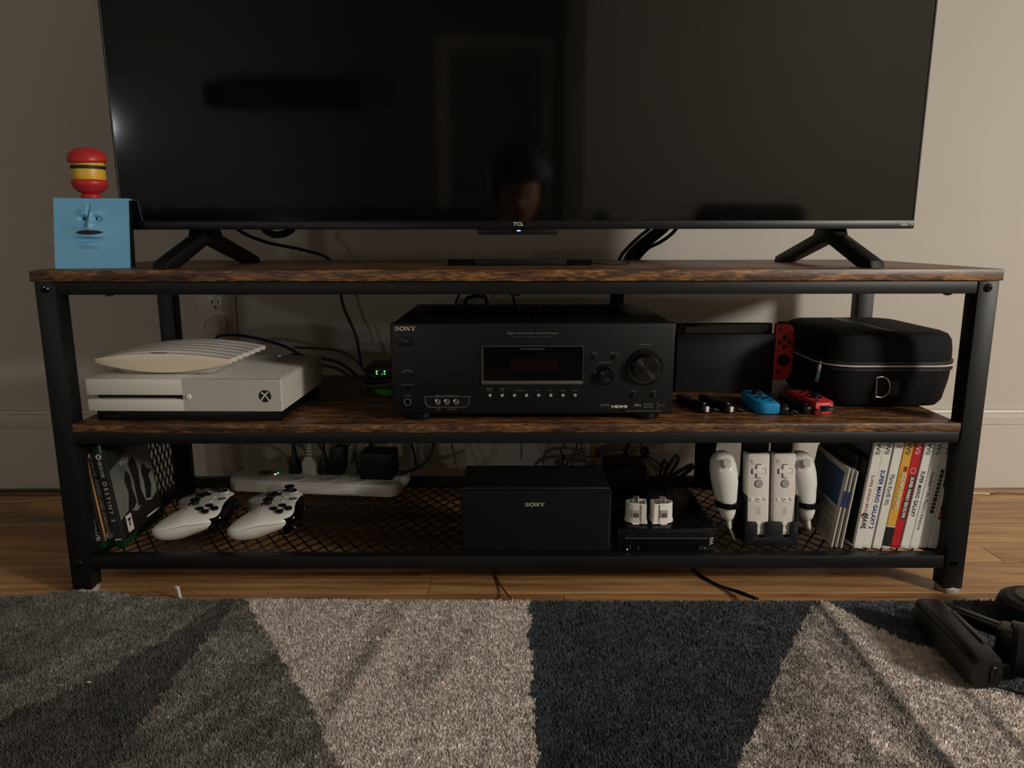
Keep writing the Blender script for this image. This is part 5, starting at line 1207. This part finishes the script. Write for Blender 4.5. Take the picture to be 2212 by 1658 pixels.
tufts(-.84, .84, -.52, .0017, .0046, .0017, 'pile')
tufts(-1.35, -.84, -.52, .0030, .0050, .0030, 'pile'); tufts(.84, 1.35, -.52, .0030, .0050, .0030, 'pile')
tufts(-1.35, 1.35, -1.2, .0036, .0050, .0036, 'pile', y_top=-.52)
cr = thing('crumb', 'tiny pale crumb lying on the gray part of the rug', 'crumb', (-.528, -.2512, .0162))
b = B(); ball(b, (0, 0, .001), (.0032, .0012, .0011), 8); obj('crumb', b, mat('crumb', (225, 210, 170), .7), cr)

# ------------------------------------------------------------------ black folded gadget on the rug, right
fg = thing('folded_gadget', 'black folded plastic gadget lying on the rug at the lower right', 'gadget', (.5735, -.1150, .0150), R(-3))
m_gad = mat('black_gadget_plastic', (21, 21, 20), .38, spec=.45)
rings = []
for y_, hx_, z0, z1, r in ((0, .010, .012, .034, .006), (-.004, .0165, .004, .042, .010), (-.014, .0195, .0005, .0455, .012), (-.05, .0200, 0, .0460, .012), (-.125, .0200, 0, .0440, .011), (-.146, .0190, .001, .0425, .010), (-.1530, .0165, .004, .0390, .008)):
    rings.append([(px_, y_, pz_) for px_, pz_ in rrect(0, (z0 + z1) / 2, hx_, (z1 - z0) / 2, r, 5)])
obj('body', loft(B(), rings), m_gad, fg, smooth=50)
obj('edge_strip', box(B(), .0080, .0150, -.120, -.045, .0440, .0468, .0012, 2), mat('dark_gray_edge', (52, 50, 46), .4), fg)
obj('latch', box(B(), .0020, .0090, -.1560, -.1500, .010, .0330, .0015, 1), m_gloss, fg)
b = B(); tube(b, [(.009, -.1545, .030), (.013, -.1565, .022), (.010, -.1575, .014), (.008, -.1560, .008)], .0009, 6); obj('wire_clip', b, m_steel, fg, label='thin metal clip')
b = B(); P1 = Vector((.028, .012, .020)); P2 = Vector((.074, -.065, .028))
dv = (P2 - P1); ang = math.atan2(dv.y, dv.x); box(b, 0, dv.length, -.010, .010, -.008, .008, .003, 2, M=T(*P1) @ Matrix.Rotation(ang, 4, 'Z') @ Matrix.Rotation(-.08, 4, 'Y')); box(b, .02, dv.length - .004, -.004, .002, .0078, .0095, .0006, 1, M=T(*P1) @ Matrix.Rotation(ang, 4, 'Z') @ Matrix.Rotation(-.08, 4, 'Y'))
obj('arm', b, m_gad, fg)
b = B(); box(b, -.020, .024, -.018, .016, .002, .044, .008, 3, M=T(.074, -.080, 0) @ Matrix.Rotation(R(-35), 4, 'Z')); box(b, -.006, .050, -.008, .008, .036, .050, .003, 2, M=T(.074, -.080, 0) @ Matrix.Rotation(R(-28), 4, 'Z')); obj('hinge', b, m_gad, fg)
b = B(); box(b, .0, .100, -.011, .011, .022, .040, .003, 2, M=T(.088, -.086, 0) @ Matrix.Rotation(R(-30), 4, 'Z')); obj('second_arm', b, m_gad, fg)
b = B(); lathe(b, [(.012, -.009), (.028, -.009), (.031, -.006), (.031, .006), (.028, .009), (.012, .009), (.010, .007), (.0001, .007)], 32, T(.058, -.118, .0320) @ Matrix.Rotation(R(60), 4, 'Z') @ Matrix.Rotation(R(90), 4, 'X')); obj('wheel', b, m_rubber, fg)
b = B(); tube(b, [(.012, -.150, .004), (.028, -.156, .003), (.050, -.172, .004), (.068, -.182, .006)], .0018, 6); obj('cord', b, m_black, fg)
obj('cord_end', box(B(), .062, .090, -.192, -.176, .0, .014, .003, 2), m_gad, fg)
rp = thing('round_pad', 'black round pad lying on the rug beside the folded gadget', 'pad', (.738, -.108, .0150), 0)
b = B(); lathe(b, [(.020, 0), (.040, .001), (.048, .008), (.050, .020), (.047, .030), (.040, .035), (.026, .036), (.0001, .034)], 36); obj('pad', b, m_rubber, rp)
b = B(); lathe(b, [(.030, .0355), (.028, .0385), (.012, .039), (.0001, .039)], 28); obj('cap', b, m_gad, rp)

# ------------------------------------------------------------------ things behind the viewer that the dark screen mirrors
ws = thing('wall_shelf', 'long dark wall shelf on the far wall, mirrored in the screen', 'shelf', (-1.85, YB, 1.55))
m_dkwood = mat('dark_wood', (26, 20, 16), .5)
obj('back', box(B(), -.60, .60, 0, .02, 0, .19, .003, 1), m_dkwood, ws); obj('board', box(B(), -.60, .60, .015, .18, 0, .02, .003, 1), m_dkwood, ws); obj('top', box(B(), -.60, .60, .015, .18, .17, .19, .003, 1), m_dkwood, ws)
for x in (-.6, .58): obj('side', box(B(), x, x + .02, .015, .18, .02, .17, .002, 1), m_dkwood, ws)
so = thing('sofa', 'dark upholstered sofa behind the viewer, mirrored along the bottom of the screen', 'sofa', (-1.15, -2.62, 0))
m_sofa = mat('dark_sofa_fabric', (46, 42, 40), .9, bump=(300, .2))
obj('base', box(B(), -1.35, 1.35, -.42, .42, .06, .36, .03, 3), m_sofa, so); obj('back', box(B(), -1.35, 1.35, -.46, -.24, .30, .70, .06, 4), m_sofa, so)
for x in (-1.42, 1.20): obj('arm', box(B(), x, x + .22, -.44, .42, .06, .56, .05, 3), m_sofa, so)
for i in range(3): obj('seat_cushion', box(B(), -1.18 + i * .795, -1.18 + i * .795 + .785, -.25, .44, .35, .47, .04, 3), m_sofa, so)
for x in (-1.3, 1.3):
    for y in (-.38, .36): b = B(); lathe(b, [(.018, 0), (.026, .065)], 12, T(x, y, 0)); obj('foot', b, m_dkwood, so)
ol_ = thing('armchair', 'dark armchair right of the sofa, mirrored at the lower right of the screen', 'armchair', (1.42, -2.62, 0), R(-14))
obj('seat', box(B(), -.33, .33, -.35, .35, .10, .42, .05, 3), m_sofa, ol_); b = B(); box(b, -.33, .33, -.42, -.24, .36, .72, .07, 4); obj('back', b, m_sofa, ol_)
for x in (-.40, .28): obj('arm', box(B(), x, x + .12, -.36, .34, .10, .52, .04, 3), m_sofa, ol_)
for x in (-.28, .28):
    for y in (-.3, .3): b = B(); lathe(b, [(.016, 0), (.022, .11)], 12, T(x, y, 0)); obj('foot', b, m_dkwood, ol_)
pt = thing('potted_plant', 'leafy potted plant on a stand behind the sofa, mirrored low in the screen', 'plant', (.50, -2.72, 0))
b = B(); lathe(b, [(.10, 0), (.11, .01), (.11, .03), (.03, .05), (.03, .36), (.12, .38), (.12, .40)], 20); obj('stand', b, m_dkwood, pt)
b = B(); lathe(b, [(.075, .40), (.10, .42), (.115, .52), (.108, .52), (.100, .505), (.0001, .50)], 24); obj('pot', b, mat('gray_pot', (88, 86, 82), .6), pt)
m_leaf = mat('dark_green_leaf', (34, 58, 30), .5); rl = random.Random(5)
for i in range(16):
    a = i * 2.4; L0 = .12 + .10 * rl.random(); el = .5 + .8 * rl.random(); b = B(); rings = []
    for k in range(7):
        t = k / 6; w0 = .020 * math.sin(math.pi * min(1, t * .95 + .05)) + .001; rr_ = L0 * t * math.cos(el * (1 - .5 * t)); zz = .51 + L0 * t * math.sin(el) * (1.5 - .6 * t)
        rings.append([(rr_ * math.cos(a) - w0 * math.sin(a), rr_ * math.sin(a) + w0 * math.cos(a), zz + .004), (rr_ * math.cos(a), rr_ * math.sin(a), zz), (rr_ * math.cos(a) + w0 * math.sin(a), rr_ * math.sin(a) - w0 * math.cos(a), zz + .004), (rr_ * math.cos(a), rr_ * math.sin(a), zz - .001)])
    loft(b, rings); obj('leaf', b, m_leaf, pt)
fl_ = thing('lamp', 'small lit lamp across the room, mirrored at the screen left edge', 'lamp', (-2.85, -4.06, 0))
b = B(); lathe(b, [(.13, 0), (.13, .015), (.012, .025), (.012, 1.22), (.02, 1.225), (.02, 1.25), (.0001, 1.252)], 20); obj('pole', b, m_steel, fl_)
b = B(); ball(b, (0, 0, 1.285), (.036, .036, .042), 16); obj('bulb', b, mat('lit_bulb', (255, 255, 255), .4, emit=(235, 245, 255), estr=30.0), fl_, label='lit white bulb')
fl_.location = (-2.85, -4.06, 0)

# ------------------------------------------------------------------ the photographer, seen only as a dark head mirrored in the screen
pe = thing('person', 'person with bushy dark hair holding a phone, mirrored in the dark screen', 'person', (0, -1.45, .014))
m_skin = mat('skin', (196, 142, 112), .55); m_shirt = mat('dark_gray_shirt', (52, 52, 56), .9); m_trouser = mat('dark_trousers', (36, 38, 46), .9); m_hair = mat('dark_brown_hair', (30, 21, 16), .6, bump=(220, .6, (1, 1, .3)))
def skin(name, pts, edges, m, lv=2, root=0, keep=None):
    me = bpy.data.meshes.new(name); me.from_pydata([p[:3] for p in pts], edges, []); o = bpy.data.objects.new(name, me); COL.objects.link(o)
    o.modifiers.new('skin', 'SKIN'); sv = me.skin_vertices[0].data
    for i, p in enumerate(pts): sv[i].radius = (p[3], p[4] if len(p) > 4 else p[3]); sv[i].use_root = (i == root)
    s = o.modifiers.new('sub', 'SUBSURF'); s.levels = lv; s.render_levels = lv
    bpy.context.view_layer.update(); me2 = bpy.data.meshes.new_from_object(o.evaluated_get(bpy.context.evaluated_depsgraph_get()))
    bpy.data.objects.remove(o); me2.materials.clear(); me2.materials.append(m); me2.shade_smooth(); return me2
def arm_pts(s): return [(s * .185, .10, .50), (s * .235, .16, .30), (s * .120, .335, .470), (s * .098, .372, .512)]
body = [(0, 0, .10, .125, .10), (0, .03, .24, .115, .085), (0, .075, .38, .135, .095), (0, .105, .505, .12, .08), (0, .125, .565, .050), (0, .150, .625, .052)]
edges = [(0, 1), (1, 2), (2, 3), (3, 4), (4, 5)]
for s in (-1, 1):
    k = len(body); A_ = arm_pts(s); body += [(*A_[0], .052), (*A_[1], .040), (*A_[2], .026), (*A_[3], .022)]; edges += [(3, k), (k, k + 1), (k + 1, k + 2), (k + 2, k + 3)]
    k = len(body); body += [(s * .12, .02, .095, .085), (s * .40, .20, .16, .062), (s * .02 + s * .06, .36 + .05 * s, .060, .042), (-s * .06, .40 + .05 * s, .045, .034)]; edges += [(0, k), (k, k + 1), (k + 1, k + 2), (k + 2, k + 3)]
bm_ = B(); bm_.from_mesh(skin('body', body, edges, m_skin))
# head with face, joined to the neck
hd = []; H0 = Vector((0.02, .165, .700))
for j in range(17):
    t = j / 16; z_ = -.118 + .236 * t; ring = []
    prof = math.sin(math.pi * (.06 + .90 * t)) ** .55
    for i in range(28):
        a = 2 * math.pi * i / 28; rx = .076 * prof * (1 - .18 * max(0, .35 - t)); ry = .098 * prof
        fx, fy = rx * math.sin(a), ry * math.cos(a)
        if math.cos(a) > .2:      # the front of the face
            g_ = lambda c_, w__: math.exp(-((z_ - c_) / w__) ** 2)
            nose = math.exp(-((fx) / .012) ** 2); fy += .024 * nose * math.exp(-((z_ + .028) / .014) ** 2) + .010 * nose * g_(-.005, .022)
            fy -= .010 * g_(-.002, .010) * (math.exp(-((abs(fx) - .030) / .014) ** 2)); fy += .006 * g_(-.062, .010) * math.exp(-(fx / .022) ** 2); fy += .008 * g_(-.095, .016) * math.exp(-(fx / .02) ** 2)
        ring.append(Vector((fx, fy, z_)))
    hd.append(ring)
MH = T(*H0) @ Matrix.Rotation(R(-24), 4, 'X')
loft(bm_, hd, M=MH)
for s in (-1, 1): ball(bm_, (s * .077, -.004, -.015), (.008, .018, .030), 12, M=MH)
# hands: palm, four unequal fingers and a thumb closed on the phone's ends
for s in (-1, 1):
    wx, wy, wz = arm_pts(s)[3]; wx = s * .098
    hand = [(wx, wy, wz, .020, .014), (s * .092, .386, .530, .024, .014), (s * .088, .392, .552, .022, .012)]; he = [(0, 1), (1, 2)]
    bm_.from_mesh(skin('hand', hand, he, m_skin))
    for q, L_f in enumerate((.060, .066, .062, .050)):
        z_ = .524 + q * .0135; fs = [(s * .092, .388, z_, .0085), (s * .086, .388 + L_f * .38, z_ + .003, .0080), (s * .072, .388 + L_f * .46, z_ + .003, .0075), (s * .058, .388 + L_f * .40, z_ + .002, .0065)]
        bm_.from_mesh(skin('finger', fs, [(0, 1), (1, 2), (2, 3)], m_skin, 1))
    th_ = [(s * .094, .376, .522, .0100), (s * .080, .362, .536, .0092), (s * .062, .362, .546, .0085), (s * .050, .366, .550, .0072)]
    bm_.from_mesh(skin('thumb', th_, [(0, 1), (1, 2), (2, 3)], m_skin, 1))
bo = obj('body', bm_, m_skin, pe, smooth=80)
def limb(name, pts, edges, m):
    me = skin(name, pts, edges, m); o = bpy.data.objects.new(name, me); COL.objects.link(o); o.parent = pe; return o
sh = [(p[0], p[1], p[2], p[3] * 1.12, (p[4] if len(p) > 4 else p[3]) * 1.14) for p in body[:5]]; sh[4] = (0, .120, .550, .058)
se = [(0, 1), (1, 2), (2, 3), (3, 4)]
for s in (-1, 1):
    k = len(sh); A_ = arm_pts(s); sh += [(*A_[0], .062), (*A_[1], .050), (A_[2][0] * .93 + A_[1][0] * .07, A_[2][1] * .93 + A_[1][1] * .07, A_[2][2] * .93 + A_[1][2] * .07, .034)]; se += [(3, k), (k, k + 1), (k + 1, k + 2)]
limb('shirt', sh, se, m_shirt)
tr = [(0, 0, .10, .135, .11)]; te = []
for s in (-1, 1):
    k = len(tr); tr += [(s * .12, .02, .098, .093), (s * .40, .20, .16, .070), (s * .08, .36 + .05 * s, .066, .052)]; te += [(0, k), (k, k + 1), (k + 1, k + 2)]
limb('trousers', tr, te, m_trouser)
b = B(); rings = []
for j in range(15):
    t = j / 14; z_ = -.075 + .215 * t; prof = math.sin(math.pi * (.12 + .86 * t)) ** .5; ring = []
    for i in range(30):
        a = 2 * math.pi * i / 30; c_ = math.cos(a); wob = 1 + .05 * math.sin(7 * a + 5 * t) + .03 * math.sin(13 * a - 9 * t)
        rx, ry = .112 * prof * wob, .122 * prof * wob
        fy = ry * c_ - .012
        if c_ > 0 and z_ < .045: fy = min(fy, .045 - .03 * (abs(math.sin(a)) > .75)) if abs(math.sin(a)) < .8 else fy * .6
        ring.append((rx * math.sin(a), fy, z_))
    rings.append(ring)
loft(b, rings, M=MH); obj('hair', b, m_hair, pe, smooth=70)
for s in (-1, 1):
    b = B(); ball(b, (s * .030, .083, -.002), (.0125, .010, .0095), 14, M=MH); e_ = obj('eye', b, mat('eye_white', (225, 220, 212), .2), pe)
    b = B(); ball(b, (s * .030, .0915, -.002), (.0055, .003, .0055), 10, M=MH); obj('iris', b, m_gloss, e_)
b = B(); ball(b, (0, .092, -.063), (.022, .007, .006), 14, M=MH); obj('lips', b, mat('lips', (160, 96, 86), .5), pe)
ph = thing('phone', 'dark phone held up by the person behind the viewer', 'phone', (-.007, -1.0705, .556), 0, rot=(R(-11.6), 0, 0))
obj('body', box(B(), -.0735, .0735, -.004, .004, -.0360, .0360, .0025, 3), m_gloss, ph)
b = B(); lathe(b, [(.0075, 0), (.0075, .0015), (.006, .0018), (.0001, .0012)], 20, T(.0, .0040, .0) @ Matrix.Rotation(R(-90), 4, 'X')); obj('lens', b, m_gloss, ph)
